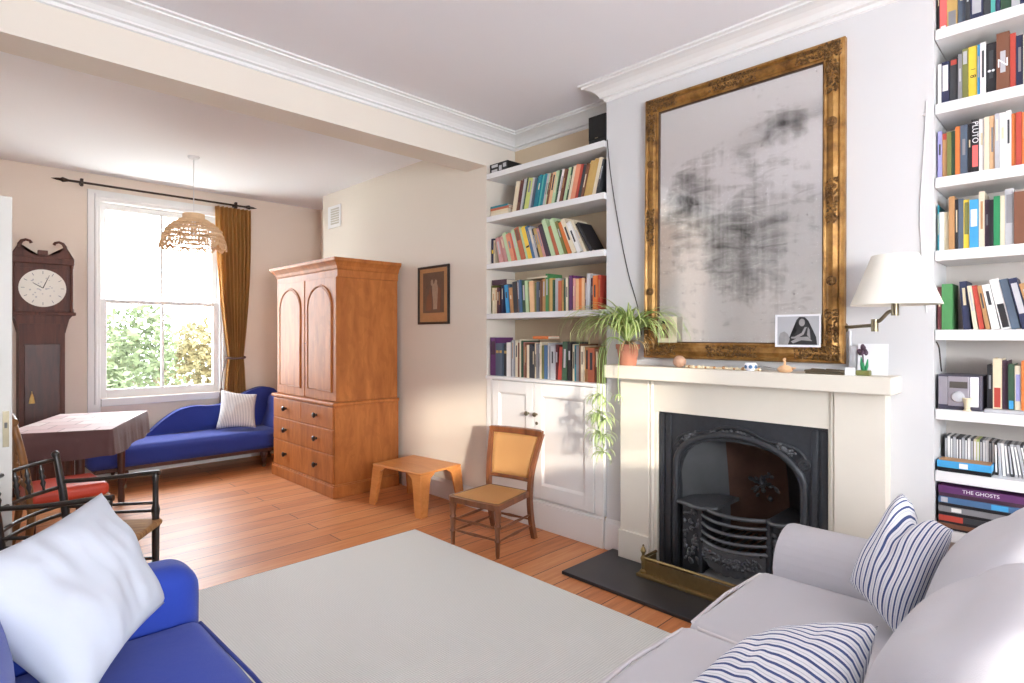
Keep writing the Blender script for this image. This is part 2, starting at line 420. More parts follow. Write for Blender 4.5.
    def build(s, name, mat, parent=None, smooth=None, world=False, recalc=True):
        if world and parent is not None: s.xf(WM[parent.name].inverted())
        if recalc: bmesh.ops.recalc_face_normals(s.bm, faces=s.bm.faces[:])
        me = bpy.data.meshes.new(name); s.bm.to_mesh(me); s.bm.free()
        me.materials.append(M[mat] if isinstance(mat, str) else mat)
        if smooth is not None:
            me.polygons.foreach_set('use_smooth', [True] * len(me.polygons))
            if smooth > 0: me.set_sharp_from_angle(angle=math.radians(smooth))
        o = bpy.data.objects.new(name, me); COL.objects.link(o)
        if parent is not None: o.parent = parent; WM[o.name] = WM[parent.name]
        else: WM[o.name] = Matrix()
        return o

def tag(o, label, cat, group=None):
    o['label'] = label; o['category'] = cat
    if group: o['group'] = group
    return o
def thing(name, label, cat, loc=(0, 0, 0), rz=0.0, group=None):
    o = bpy.data.objects.new(name, None); COL.objects.link(o); o.empty_display_size = 0.1
    o.location = loc; o.rotation_euler = (0, 0, rz)
    WM[o.name] = Matrix.Translation(loc) @ Matrix.Rotation(rz, 4, 'Z')
    return tag(o, label, cat, group)
def struct(o, label=None):
    o['kind'] = 'structure'
    if label: o['label'] = label
    return o
def move(o, loc, rz=0.0):
    o.location = loc; o.rotation_euler = (0, 0, rz); WM[o.name] = Matrix.Translation(loc) @ Matrix.Rotation(rz, 4, 'Z'); return o
def copy_tree(o, loc, rz=0.0, label=None):
    r = o.copy(); COL.objects.link(r); r.location = loc; r.rotation_euler = (0, 0, rz)
    WM[r.name] = Matrix.Translation(loc) @ Matrix.Rotation(rz, 4, 'Z')
    if label: r['label'] = label
    for ch in o.children:
        c = ch.copy(); COL.objects.link(c); c.parent = r; WM[c.name] = WM[r.name]
        for g in ch.children:
            d = g.copy(); COL.objects.link(d); d.parent = c
    return r
def arc(cx, cy, r, a0, a1, n, ry=None):
    return [(cx + r * math.cos(math.radians(a0 + (a1 - a0) * k / n)), cy + (ry or r) * math.sin(math.radians(a0 + (a1 - a0) * k / n))) for k in range(n + 1)]
def spline(pts, n=6):
    P = [Vector(p) for p in pts]; out = []
    for i in range(len(P) - 1):
        p0, p1, p2, p3 = P[max(i - 1, 0)], P[i], P[i + 1], P[min(i + 2, len(P) - 1)]
        for k in range(n):
            t = k / n
            out.append(0.5 * ((2 * p1) + (p2 - p0) * t + (2 * p0 - 5 * p1 + 4 * p2 - p3) * t * t + (3 * p1 - p0 - 3 * p2 + p3) * t ** 3))
    out.append(P[-1]); return out
ORD = 'first second third fourth fifth sixth seventh eighth ninth tenth eleventh twelfth thirteenth fourteenth fifteenth sixteenth seventeenth eighteenth nineteenth twentieth'.split()
def ordn(i):
    if i < 20: return ORD[i]
    t = {2: 'twenty', 3: 'thirty', 4: 'forty'}[(i + 1) // 10]; u = (i + 1) % 10
    return t + '-' + ORD[u - 1] if u else {3: 'thirtieth', 4: 'fortieth'}[(i + 1) // 10]

# ================================================================== THE ROOM
CZ, RZ, WY = 3.035, 2.97, 6.88           # front ceiling, rear ceiling, window wall
FL = MB().box(-0.62, 3.62, -2.45, 7.1, -0.08, 0).build('floor', 'floor'); struct(FL)
struct(MB().box(-0.62, 3.62, -2.45, 3.42, CZ, CZ + 0.1).build('ceiling', 'ceiling'))
struct(MB().box(-0.62, 3.62, 3.42, 7.1, RZ, RZ + 0.18).build('ceiling', 'ceiling'))
struct(MB().box(-0.62, 3.10, 3.42, 3.66, 2.745, RZ + 0.1).build('beam', 'cream_wall'))
# rear room: chimney breast wall with the picture, alcove beyond, window wall, hall side
struct(MB().box(3.10, 3.62, 3.42, 6.18, 0, RZ + 0.1).build('wall_right', 'cream_wall'))
struct(MB().box(3.42, 3.62, 6.18, 7.1, 0, RZ + 0.1).build('wall_right', 'beige_wall'))
WX0, WX1, WZ0, WZ1 = 1.08, 2.27, 0.78, 2.74       # window opening
wb = MB(); wb.box(-0.62, WX0, WY, 7.1, 0, RZ + 0.1); wb.box(WX1, 3.62, WY, 7.1, 0, RZ + 0.1)
wb.box(WX0, WX1, WY, 7.1, 0, WZ0); wb.box(WX0, WX1, WY, 7.1, WZ1, RZ + 0.1)
struct(wb.build('wall_back', 'beige_wall'))
struct(MB().box(-0.62, 0.12, 3.44, 7.1, 0, RZ + 0.1).build('wall_left', 'beige_wall'))
# front room
struct(MB().box(-0.80, -0.62, -2.45, 3.44, 0, CZ + 0.1).build('wall_left', 'white_wall'))
br = MB()
OY0, OY1, OZ = 0.955, 1.815, 0.90                 # flue opening in the breast
br.box(3.12, 3.62, 0.51, OY0, 0, CZ + 0.05); br.box(3.12, 3.62, OY1, 2.27, 0, CZ + 0.05)
br.box(3.12, 3.62, OY0, OY1, OZ, CZ + 0.05); br.box(3.50, 3.62, OY0, OY1, 0, OZ)
struct(br.build('wall_right', 'white_wall'))
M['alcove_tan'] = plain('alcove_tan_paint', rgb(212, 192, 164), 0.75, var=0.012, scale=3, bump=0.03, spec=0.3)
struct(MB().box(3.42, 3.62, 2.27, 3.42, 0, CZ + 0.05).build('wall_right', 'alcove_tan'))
M['alcove_shade'] = plain('alcove_shade_tint', rgb(194, 187, 181), 0.75, var=0.012, scale=3, bump=0.03, spec=0.3)  # greyed wall colour carries the shade inside the right alcove
struct(MB().box(3.42, 3.62, -2.45, 0.51, 0, CZ + 0.05).build('wall_right', 'alcove_shade'))
# wall behind the viewer with two tall windows
fw = MB(); FX = [(-0.45, 0.95), (1.55, 2.75)]; FZ0, FZ1 = 0.55, 2.62
xs = [-0.80, FX[0][0], FX[0][1], FX[1][0], FX[1][1], 3.62]
for a, b in ((0, 1), (2, 3), (4, 5)): fw.box(xs[a], xs[b], -2.65, -2.45, 0, CZ + 0.05)
for a, b in FX: fw.box(a, b, -2.65, -2.45, 0, FZ0); fw.box(a, b, -2.65, -2.45, FZ1, CZ + 0.05)
struct(fw.build('wall_front', 'white_wall'))
for a, b in FX:
    w = MB()
    for x in (a, b - 0.05, (a + b) / 2 - 0.015): w.box(x, x + (0.05 if x != (a + b) / 2 - 0.015 else 0.03), -2.60, -2.53, FZ0, FZ1)
    for z in (FZ0, FZ1 - 0.06, (FZ0 + FZ1) / 2): w.box(a, b, -2.60, -2.53, z, z + 0.05)
    f = struct(w.build('window_2', 'gloss_white'))
    MB().box(a + 0.02, b - 0.02, -2.57, -2.566, FZ0 + 0.02, FZ1 - 0.02).build('pane', 'glass', f)
    if a < 0:
        for x0, x1 in ((a + .01, (a + b) / 2 - .005), ((a + b) / 2 + .005, b - .01)): MB().box(x0, x1, -2.50, -2.47, FZ0 - .02, 1.22, 0.004).build('sun_mask_shutter', 'gloss_white', f)  # unseen shutters added to mask the low sun from the sofa
        MB().box(a, b, -2.52, -2.505, 2.06, FZ1 + .02).build('sun_mask_blind', 'card_white', f)  # unseen blind added to cut off the top of the sun patch
    else: MB().box(a - .04, b + .04, -2.52, -2.505, FZ0 - .02, FZ1 + .04).build('sun_mask_blind', 'card_white', f)  # unseen blind added to keep the sun off the right alcove

# cornice, mitred round beam, alcove and breast
def cornice(pts, ztop, prof, name, mat='ceiling', lo=0.0):
    n = len(pts); bm = MB(); rings = []
    for i in range(n):
        p = Vector(pts[i] + (0,)); offs = []
        def nr(a, b):
            d = (Vector(b) - Vector(a)).normalized(); return Vector((d.y, -d.x))
        n1 = nr(pts[max(i - 1, 0)], pts[max(i, 1)]) if i > 0 else nr(pts[0], pts[1])
        n2 = nr(pts[i], pts[i + 1]) if i < n - 1 else n1
        mt = (n1 + n2); mt = mt / max(1e-6, 1 + n1.dot(n2))
        rings.append([bm.bm.verts.new((p.x + mt.x * d, p.y + mt.y * d, ztop - z)) for d, z in prof])
    k = len(prof)
    for A, B in zip(rings, rings[1:]):
        for j in range(k): bm.bm.faces.new((A[j], A[(j + 1) % k], B[(j + 1) % k], B[j]))
    bm.bm.faces.new(rings[0]); bm.bm.faces.new(rings[-1][::-1])
    return struct(bm.build(name, mat))
CPROF = [(0, 0), (0.135, 0), (0.135, 0.010), (0.118, 0.014), (0.118, 0.024), (0.10, 0.028), (0.072, 0.038), (0.05, 0.054), (0.038, 0.070), (0.034, 0.074), (0.034, 0.084), (0.014, 0.088), (0.012, 0.104), (0, 0.108)]
cornice([(-0.62, 3.42), (3.42, 3.42), (3.42, 2.27), (3.12, 2.27), (3.12, 0.51), (3.42, 0.51), (3.42, -2.45)], CZ, CPROF, 'trim_1', 'gloss_white')
SK = [(0, 0), (0, 0.17), (0.008, 0.17), (0.016, 0.155), (0.016, 0), ]
def skirting(pts, name, h=0.17): return cornice(pts, 0, [(0, -h), (0.008, -h), (0.02, -h + 0.025), (0.02, 0), (0, 0)], name, 'gloss_white')
skirting([(3.10, 6.18), (3.10, 5.87)], 'baseboard_right'); skirting([(3.10, 4.57), (3.10, 3.415)], 'baseboard_right', 0.16)
skirting([(3.12, 2.27), (3.12, 2.12)], 'baseboard_right', 0.2)
skirting([(0.12, WY), (3.42, WY), (3.42, 6.18)], 'baseboard_back', 0.2)
skirting([(3.12, 0.66), (3.12, 0.51)], 'baseboard_right', 0.2)
# door leaf folded back beside the hall opening
dr = MB().box(0.193, 0.237, 3.43, 4.19, 0.01, 2.02, 0.003).build('door_1', 'door_paint'); struct(dr, 'white panelled door standing open, seen edge on')
lk = MB().box(0.204, 0.226, 3.4265, 3.43, 0.90, 1.06).build('lock_plate', 'bronze', dr)
lk['label'] = 'metal lock plate let into the door edge'
MB().box(0.210, 0.220, 3.424, 3.4275, 0.985, 1.01).build('latch', 'black', lk)
MB().lathe([(0.0, 0), (0.012, 0), (0.012, 0.03), (0.027, 0.04), (0.027, 0.06), (0.0, 0.068)], n=14, M4=Matrix.Translation((0.193, 3.50, 1.0)) @ Matrix.Rotation(-PI / 2, 4, 'Y')).build('door_knob', 'brass', dr, 40)
struct(MB().box(0.12, 0.185, 3.36, 3.438, 0, 2.16, 0.004).build('trim_2', 'door_paint'))
# door to the hall on the far side of the front room, seen in the mirror
d2 = MB().box(-0.62, -0.575, 2.0, 2.82, 0.0, 2.05); d2 = struct(d2.build('door_2', 'gloss_white'))
pn = MB()
for y0, y1 in ((2.10, 2.38), (2.44, 2.72)):
    for z0, z1 in ((0.2, 0.85), (1.0, 1.9)): pn.box(-0.577, -0.565, y0, y1, z0, z1, 0.004)
pn.build('panel', 'gloss_white', d2)
tr = MB()
for y in (1.90, 2.82): tr.box(-0.62, -0.585, y, y + 0.10, 0, 2.15)
tr.box(-0.62, -0.585, 1.90, 2.92, 2.06, 2.16); struct(tr.build('trim_3', 'gloss_white'))

# ------------------------------------------------------------------ sash window
wn = MB()
wn.box(WX0 - 0.055, WX0 + 0.05, WY - 0.022, WY + 0.10, 0.0, WZ1 + 0.075, 0.004)        # casing boards (the left one runs to the floor)
wn.box(WX1 - 0.05, WX1 + 0.055, WY - 0.022, WY + 0.10, 0.0, WZ1 + 0.075, 0.004)
wn.box(WX0 - 0.055, WX1 + 0.055, WY - 0.0215, WY + 0.10, WZ1 - 0.03, WZ1 + 0.075, 0.004)
for x in (WX0 + 0.0, WX1 - 0.022): wn.box(x, x + 0.022, WY - 0.04, WY - 0.012, 0.72, WZ1 + 0.04, 0.005)
wn.box(WX0, WX1, WY - 0.04, WY - 0.012, WZ1, WZ1 + 0.022, 0.005)
win = struct(wn.build('window_1', 'gloss_white'), 'tall white sash window looking out on trees')
MB().box(WX0 + 0.05, WX1 - 0.05, WY - 0.05, WY + 0.16, 0.70, 0.775, 0.006).build('sill', 'gloss_white', win)
def sash(z0, z1, y, horns):
    m = MB(); x0, x1 = WX0 + 0.05, WX1 - 0.05; s = 0.055
    m.box(x0, x0 + s, y, y + 0.045, z0, z1, 0.004); m.box(x1 - s, x1, y, y + 0.045, z0, z1, 0.004)
    m.box(x0 + .002, x1 - .002, y + .002, y + 0.043, z0 + .001, z0 + (0.085 if horns == 0 else 0.04), 0.004); m.box(x0 + .002, x1 - .002, y + .002, y + 0.043, z1 - (0.04 if horns == 0 else 0.06), z1 - .001, 0.004)
    m.box((x0 + x1) / 2 - 0.011, (x0 + x1) / 2 + 0.011, y + 0.005, y + 0.04, z0 + 0.03, z1 - 0.03, 0.003)
    o = m.build('sash', 'gloss_white', win)
    MB().box(x0 + s * .8, x1 - s * .8, y + 0.02, y + 0.024, z0 + 0.03, z1 - 0.03).build('pane', 'glass', o)
    if horns == 0:
        for x in (x0 + 0.28, x1 - 0.30): MB().lathe([(0, 0), (0.02, 0), (0.024, 0.012), (0.012, 0.022), (0, 0.024)], (x, y - 0.01, z0 + 0.08), 12).build('sash_lift', 'gloss_white', o, 40)
    return o
sash(0.775, 1.755, WY + 0.01, 0); sash(1.715, WZ1 - 0.03, WY + 0.055, 1)

# garden seen through the window
struct(MB().box(-30, 34, 7.1, 60, -1.05, -1.0).build('ground', 'bounce_ground'))
def tree(name, label, x, y, z0, h, rad, seed, mat, group=None):
    rnd = random.Random(seed); t = thing(name, label, 'tree', (x, y, z0), 0, group)
    tk = MB(); tk.tube([(0, 0, 0), (0.05, 0, h * .4), (-0.04, 0.05, h * .75)], [0.10, 0.075, 0.03], 8)
    for k in range(5):
        a = rnd.uniform(0, 2 * PI); tk.tube([(0.03, 0, h * (.35 + .06 * k)), (math.cos(a) * rad * .5, math.sin(a) * rad * .5, h * (.55 + .06 * k))], [0.045, 0.012], 6)
    tk.build('trunk', 'bark', t, 60)
    lf = MB(); blobs = [(rnd.uniform(-.75, .75) * rad, rnd.uniform(-.6, .6) * rad, h * rnd.uniform(.45, .95), rad * rnd.uniform(.3, .5)) for _ in range(14)]
    for _ in range(2600):
        bx, by, bz, r = rnd.choice(blobs); d = Vector((rnd.gauss(0, 1), rnd.gauss(0, 1), rnd.gauss(0, 1))).normalized() * r * rnd.uniform(.75, 1.05)
        p = Vector((bx, by, bz)) + d; s = rnd.uniform(.05, .11)
        a = Vector((rnd.gauss(0, 1), rnd.gauss(0, 1), rnd.gauss(0, .6))).normalized(); b = a.cross(Vector((rnd.gauss(0, 1), rnd.gauss(0, 1), rnd.gauss(0, 1)))).normalized()
        lf.bm.faces.new([lf.bm.verts.new(p + a * s), lf.bm.verts.new(p + b * s * .5), lf.bm.verts.new(p - a * s), lf.bm.verts.new(p - b * s * .5)])
    lf.build('crown', mat, t, recalc=False)
tree('garden_tree', 'pale green garden tree behind the left pane of the window', 2.25, 13.6, -1.0, 2.7, 1.25, 3, 'garden_leaf')
tree('garden_tree', 'tawny garden bush behind the right pane of the window', 4.75, 14.4, -1.0, 2.5, 1.15, 5, 'garden_leaf_warm')
tree('garden_tree', 'low green garden shrub just outside, at the left of the window', 1.55, 10.4, -1.0, 1.7, 0.8, 8, 'garden_leaf')
tree('garden_tree', 'distant green garden tree seen low between the window bars', 4.3, 18.6, -1.0, 2.3, 1.5, 9, 'garden_leaf')

# ------------------------------------------------------------------ curtain, rod, pendant, vent
cr = thing('curtain_rod', 'dark metal curtain rod with spear finials above the window', 'curtain rod', (1.67, WY - 0.09, 2.85))
MB().bar((-0.80, 0, 0), (0.80, 0, 0), 0.011).build('rod', 'dark_metal', cr, 40)
for s in (-1, 1):
    MB().lathe([(0.011, 0), (0.014, 0.01), (0.02, 0.03), (0.024, 0.045), (0.014, 0.06), (0.011, 0.09), (0.001, 0.13)], n=12, M4=Matrix.Translation((0.80 * s, 0, 0)) @ Matrix.Rotation(PI / 2 * s, 4, 'Y')).build('finial', 'dark_metal', cr, 40)
    b = MB(); b.box(0.70 * s - 0.012, 0.70 * s + 0.012, -0.02, 0.02, -0.035, 0.035, 0.004); b.box(0.70 * s - 0.009, 0.70 * s + 0.009, 0, 0.089, -0.01, 0.01); b.build('bracket', 'dark_metal', cr)
cu = thing('curtain', 'ochre curtain tied back at the right of the window', 'curtain', (2.345, WY - 0.072, 0.12))
def curtain_mesh():
    m = MB(); nu, nv = 90, 60; g = {}
    for i in range(nu + 1):
        for j in range(nv + 1):
            u, v = i / nu, j / nv; z = v * 2.70
            # half width against height: wide at the rod, pinched at the tie (z = 1.03), spreading again to the hem
            if z > 1.03: k = (z - 1.03) / 1.67; hw = 0.085 + (0.188 - 0.085) * (1 - (1 - k) ** 2.0); cx = 0.03 - 0.03 * k
            else: k = 1 - z / 1.03; hw = 0.085 + 0.07 * (k ** 0.8); cx = 0.03 - 0.01 * k
            ph = u * 2 * PI * 8.5 + 0.5 * math.sin(v * 3 + u * 5)
            dep = 0.034 * (0.75 + 0.25 * math.sin(u * 9)) * (1.0 if z > 1.2 or z < .85 else 0.75)
            g[i, j] = m.bm.verts.new((cx + (u * 2 - 1) * hw, math.sin(ph) * dep - 0.004, z))
    for i in range(nu):
        for j in range(nv): m.bm.faces.new((g[i, j], g[i + 1, j], g[i + 1, j + 1], g[i, j + 1]))
    bmesh.ops.solidify(m.bm, geom=m.bm.faces[:], thickness=0.003)
    return m
curtain_mesh().build('drape', 'curtain', cu, 0)
tb = MB(); tb.tube([(0.03 + 0.098 * math.cos(a), 0.05 * math.sin(a) - 0.003, 1.03 + 0.012 * math.sin(a)) for a in [2 * PI * k / 24 for k in range(24)]], 0.012, 8, closed=True)
tie = tb.build('tie_back', 'drape_tie', cu, 0)
MB().tube([(-0.075, -0.02, 1.02), (-0.115, -0.015, 0.86), (-0.125, -0.012, 0.7)], 0.005, 6).lathe([(0.004, 0), (0.016, -0.02), (0.012, -0.045), (0.02, -0.06), (0.024, -0.17), (0.004, -0.175)][::-1], (-0.126, -0.012, 0.70), 10).build('tassel', 'drape_tie', tie, 40)

pd = thing('pendant_lamp', 'pale wicker pendant lampshade with a scalloped rim hanging before the window', 'lamp', (1.60, 5.60, 2.155))
MB().lathe([(0.0, 0.0), (0.05, 0.0), (0.042, -0.02), (0.012, -0.028), (0, -0.028)][::-1], (0, 0, RZ - 2.155), 18).build('ceiling_rose', 'white_cable', pd, 40)
MB().bar((0, 0, 0.27), (0, 0, RZ - 2.155 - 0.02), 0.0035, n=6).build('cord', 'white_cable', pd, 0)
def shade():
    m = MB(); nseg = 56
    prof = [(0.085, 0.305), (0.088, 0.255), (0.125, 0.245), (0.17, 0.225), (0.205, 0.195), (0.232, 0.16), (0.252, 0.12), (0.266, 0.08), (0.276, 0.04)]
    for k in range(nseg):                                         # ribs, two leaning ways so that they weave
        for lean in (-1, 1):
            pts = []
            for i, (r, z) in enumerate(prof[1:]):
                a = 2 * PI * (k + lean * 0.18 * i) / nseg; pts.append((r * math.cos(a), r * math.sin(a), z))
            m.tube(pts, 0.0042, 4)
    for i, (r, z) in enumerate(prof[1:]):
        m.tube([(r * math.cos(2 * PI * k / 64), r * math.sin(2 * PI * k / 64), z) for k in range(64)], 0.008 if i not in (0, 1, 4) else 0.014, 5, closed=True)
    rim = []
    for k in range(192):
        a = 2 * PI * k / 192; sc_ = abs(math.sin(a * 6)); r = 0.276 + 0.004 * sc_
        rim.append((r * math.cos(a), r * math.sin(a), 0.045 - 0.045 * sc_))
    m.tube(rim, 0.008, 5, closed=True)
    m.tube([(p[0], p[1], p[2] + 0.018) for p in rim], 0.006, 5, closed=True)
    for k in range(96):
        a = 2 * PI * k / 96; sc_ = abs(math.sin(a * 6)); r = 0.277
        m.tube([(r * math.cos(a), r * math.sin(a), 0.05), (r * math.cos(a + .02), r * math.sin(a + .02), 0.045 - 0.045 * sc_)], 0.0035, 4)
    return m
sh = shade().xf(Matrix.Diagonal((.93, .93, 1, 1))).build('shade', 'wicker', pd, 0)
tbm = MB(); tbm.lathe([(0.080, 0.25), (0.088, 0.25), (0.088, 0.308), (0.080, 0.308)], n=32); tbm.build('top_band', 'wicker', pd, 40)
MB().lathe([(0.0, 0.12), (0.028, 0.13), (0.034, 0.16), (0.02, 0.2), (0.016, 0.27), (0, 0.27)], n=14).build('bulb', 'card_white', pd, 40)

M['vent_grey'] = plain('vent_grey', rgb(196, 190, 178), .6, var=.02)
vt = thing('air_vent', 'small cream painted air vent high on the wall above the wardrobe', 'vent', (3.10, 5.90, 2.70))
MB().box(-0.012, 0, -0.14, 0.14, -0.12, 0.12, 0.003).build('frame', 'shelf_white', vt)
for k in range(7): MB().box(-0.02, -0.010, -0.11, 0.06, -0.085 + 0.026 * k, -0.070 + 0.026 * k, 0.002).build('slat', 'vent_grey', vt)

# ================================================================== FIREPLACE
hz = 0.02
hs = MB().box(2.595, 3.12, 0.57, 2.21, 0.0, hz, 0.004)
tag(hs.build('hearth', 'slate'), 'dark slate hearth slab in front of the fireplace', 'hearth')
fp = thing('mantelpiece', 'cream stone fireplace surround with a deep mantel shelf', 'fireplace surround', (3.12, 1.395, hz))
MB().box(2.945, 3.119, 0.63, 2.165, 1.135, 1.215, 0.006).build('mantel_shelf', 'stone', fp, world=True)
MB().box(3.048, 3.119, 0.86, 1.93, 0.947, 1.135).build('frieze', 'stone', fp, world=True)
for y0, y1, s in ((1.898, 2.10, 1), (0.672, 0.884, -1)):
    p = MB().box(3.03, 3.119, y0, y1, hz, 1.135, 0.003).build('pilaster', 'stone', fp, world=True)
    MB().box(3.016, 3.10, y0 - 0.004, y1 + 0.008, hz, 0.19, 0.004).build('base_block', 'stone', p, world=True)
    yi = y0 if s > 0 else y1; yo = 1.857 if s > 0 else 0.917
    MB().box(3.055, 3.119, min(yi, yo), max(yi, yo), hz, 0.96).build('jamb', 'stone', fp, world=True)
    m = MB(); m.tube([(3.05, yi - 0.012 * s, hz), (3.05, yi - 0.012 * s, 1.134)], 0.012, 10); m.build('bead_moulding', 'stone', p, 60, world=True)

fi = thing('fire_grate', 'black cast-iron arched fireplace insert with hobs and a bowed grate', 'fireplace', (3.10, 1.385, hz))
archp = [(1.722, hz), (1.722, 0.3), (1.722, 0.60), (1.712, 0.665), (1.685, 0.72), (1.64, 0.762), (1.58, 0.79), (1.50, 0.808), (1.39, 0.815), (1.28, 0.808), (1.20, 0.79), (1.135, 0.758), (1.09, 0.71), (1.062, 0.655), (1.055, 0.60), (1.055, 0.3), (1.055, hz)]
def plate_ring(inner, y0, y1, z0, z1, x0, x1):
    cy = (y0 + y1) / 2; pts = []
    def outer(p):
        dy, dz = p[0] - cy, p[1] - z0
        k = min(((y1 - cy) / dy if dy > 1e-6 else 9e9), ((y0 - cy) / dy if dy < -1e-6 else 9e9), ((z1 - z0) / dz if dz > 1e-6 else 9e9))
        return (cy + dy * k, z0 + dz * k)
    m = MB(); prs = []
    ca = [math.atan2(z1 - z0, y1 - cy), math.atan2(z1 - z0, y0 - cy)]
    for a, b in zip(inner, inner[1:]):
        prs.append((a, outer(a)))
        ta, tb_ = math.atan2(a[1] - z0, a[0] - cy), math.atan2(b[1] - z0, b[0] - cy)
        for c in ca:
            if ta < c < tb_:
                f = (c - ta) / (tb_ - ta); q = (a[0] + (b[0] - a[0]) * f, a[1] + (b[1] - a[1]) * f); prs.append((q, ((y1 if c < PI / 2 else y0), z1)))
    prs.append((inner[-1], outer(inner[-1])))
    V = [[m.bm.verts.new((x, p[0], p[1])) for x in (x0, x1) for p in pr] for pr in prs]   # x0:in,out  x1:in,out
    for A, B in zip(V, V[1:]):
        for i, j in ((0, 1), (3, 2), (2, 0), (1, 3)): m.bm.faces.new((A[i], B[i], B[j], A[j]))
    m.bm.faces.new((V[0][0], V[0][1], V[0][3], V[0][2])); m.bm.faces.new((V[-1][0], V[-1][2], V[-1][3], V[-1][1]))
    return m
plate_ring(archp, 0.918, 1.856, hz, 0.944, 3.085, 3.118).build('frame_plate', 'iron', fi, world=True)
for y in (1.835, 1.79, 0.94, 0.985): MB().box(3.073, 3.086, y - 0.016, y + 0.016, hz, 0.93, 0.004).build('edge_moulding', 'iron', fi, world=True)
am = spline([(3.078, 1.742, hz), (3.078, 1.742, 0.35), (3.078, 1.742, 0.60), (3.076, 1.735, 0.68), (3.074, 1.70, 0.745), (3.072, 1.63, 0.80), (3.07, 1.52, 0.838), (3.07, 1.40, 0.852), (3.07, 1.27, 0.838), (3.072, 1.16, 0.80), (3.074, 1.085, 0.74), (3.076, 1.042, 0.68), (3.078, 1.034, 0.60), (3.078, 1.034, 0.35), (3.078, 1.034, hz)], 5)
MB().tube(am, 0.019, 10).build('arch_moulding', 'iron', fi, 60, world=True)
om = spline([(3.08, 1.752, 0.745), (3.076, 1.72, 0.805), (3.075, 1.64, 0.84), (3.072, 1.55, 0.852), (3.072, 1.47, 0.885), (3.07, 1.39, 0.90), (3.072, 1.30, 0.885), (3.072, 1.22, 0.85), (3.075, 1.13, 0.84), (3.076, 1.05, 0.81), (3.08, 1.015, 0.75)], 6)
MB().tube(om, 0.009, 8).build('cresting_scroll', 'iron', fi, 60, world=True)
def floral(name, y0, y1, zf, n, rnd, x=3.066, s=0.012, parent=None, mat='iron_grey'):
    m = MB()
    for k in range(n):
        y = rnd.uniform(y0, y1); z = zf(y) + rnd.uniform(-1, 1) * 0.018
        m.ball((x + rnd.uniform(0, .008), y, z), (0.008, s * rnd.uniform(.5, 1.1), s * rnd.uniform(.4, .9)), 7, Matrix.Rotation(rnd.uniform(0, PI), 4, 'X'))
    return m.build(name, mat, parent or fi, 60, world=True)
rd = random.Random(2)
floral('leaf_ornament', 1.28, 1.53, lambda y: 0.862 - abs(y - 1.39) * 0.12, 70, rd)
floral('leaf_ornament', 1.60, 1.70, lambda y: 0.80 + (1.70 - y) * .35, 26, rd); floral('leaf_ornament', 1.07, 1.17, lambda y: 0.80 + (y - 1.07) * .3, 26, rd)
for y, z in ((1.726, 0.748), (1.03, 0.752)):
    mm = MB(); R_ = Matrix.Rotation(-PI / 2, 4, 'Y')
    mm.lathe([(0, 0), (0.042, 0), (0.042, 0.008), (0.03, 0.008), (0.026, 0.016), (0.012, 0.014), (0.008, 0.024), (0, 0.024)], (3.082, y, z), 18, R_); mm.build('corner_medallion', 'iron', fi, 40, world=True)
# firebox
MB().box(3.121, 3.49, 0.965, 1.805, 0.0, hz - .001).build('base_slab', 'soot', fi, world=True)
pl = [(3.10, 1.735), (3.24, 1.70), (3.40, 1.56), (3.445, 1.47), (3.455, 1.385), (3.445, 1.30), (3.40, 1.21), (3.24, 1.07), (3.10, 1.04)]
def wallstrip(idx, mat, name):
    m = MB(); rows = []
    for z in (hz, 0.35, 0.6, 0.80, 0.89):
        lean = 0.0 if z < .4 else (z - .4) * 0.22
        rows.append([m.bm.verts.new((max(3.09, pl[i][0] - lean), pl[i][1] + (1.385 - pl[i][1]) * lean * .5, z)) for i in idx])
    for A, B in zip(rows, rows[1:]):
        for i in range(len(idx) - 1): m.bm.faces.new((A[i], A[i + 1], B[i + 1], B[i]))
    bmesh.ops.solidify(m.bm, geom=m.bm.faces[:], thickness=-0.008)
    return m.build(name, mat, fi, 50, world=True)
M['fireback'] = plain('rusted_fireback', rgb(108, 76, 62), 0.8, var=0.45, scale=9, bump=0.4)
M['lit_cheek_iron'] = plain('cheek_iron_lit', rgb(122, 124, 127), 0.6, 0.15, var=0.3, scale=6, bump=0.1)  # light falling on the left cheek is painted in as paler iron
wallstrip([0, 1, 2], 'lit_cheek_iron', 'cheek'); wallstrip([6, 7, 8], 'iron', 'cheek'); wallstrip([2, 3, 4, 5, 6], 'fireback', 'fireback')
fb = MB(); rr = random.Random(4)
for k in range(46):
    a = rr.uniform(0, 2 * PI); r = rr.uniform(0.01, 0.09)
    fb.ball((3.415 + rr.uniform(-.01, .006), 1.36 + r * math.cos(a), 0.53 + r * math.sin(a)), (0.012, rr.uniform(.008, .02), rr.uniform(.006, .014)), 7, Matrix.Rotation(a, 4, 'X'))
fb.build('back_relief', 'iron_grey', fi, 60, world=True)
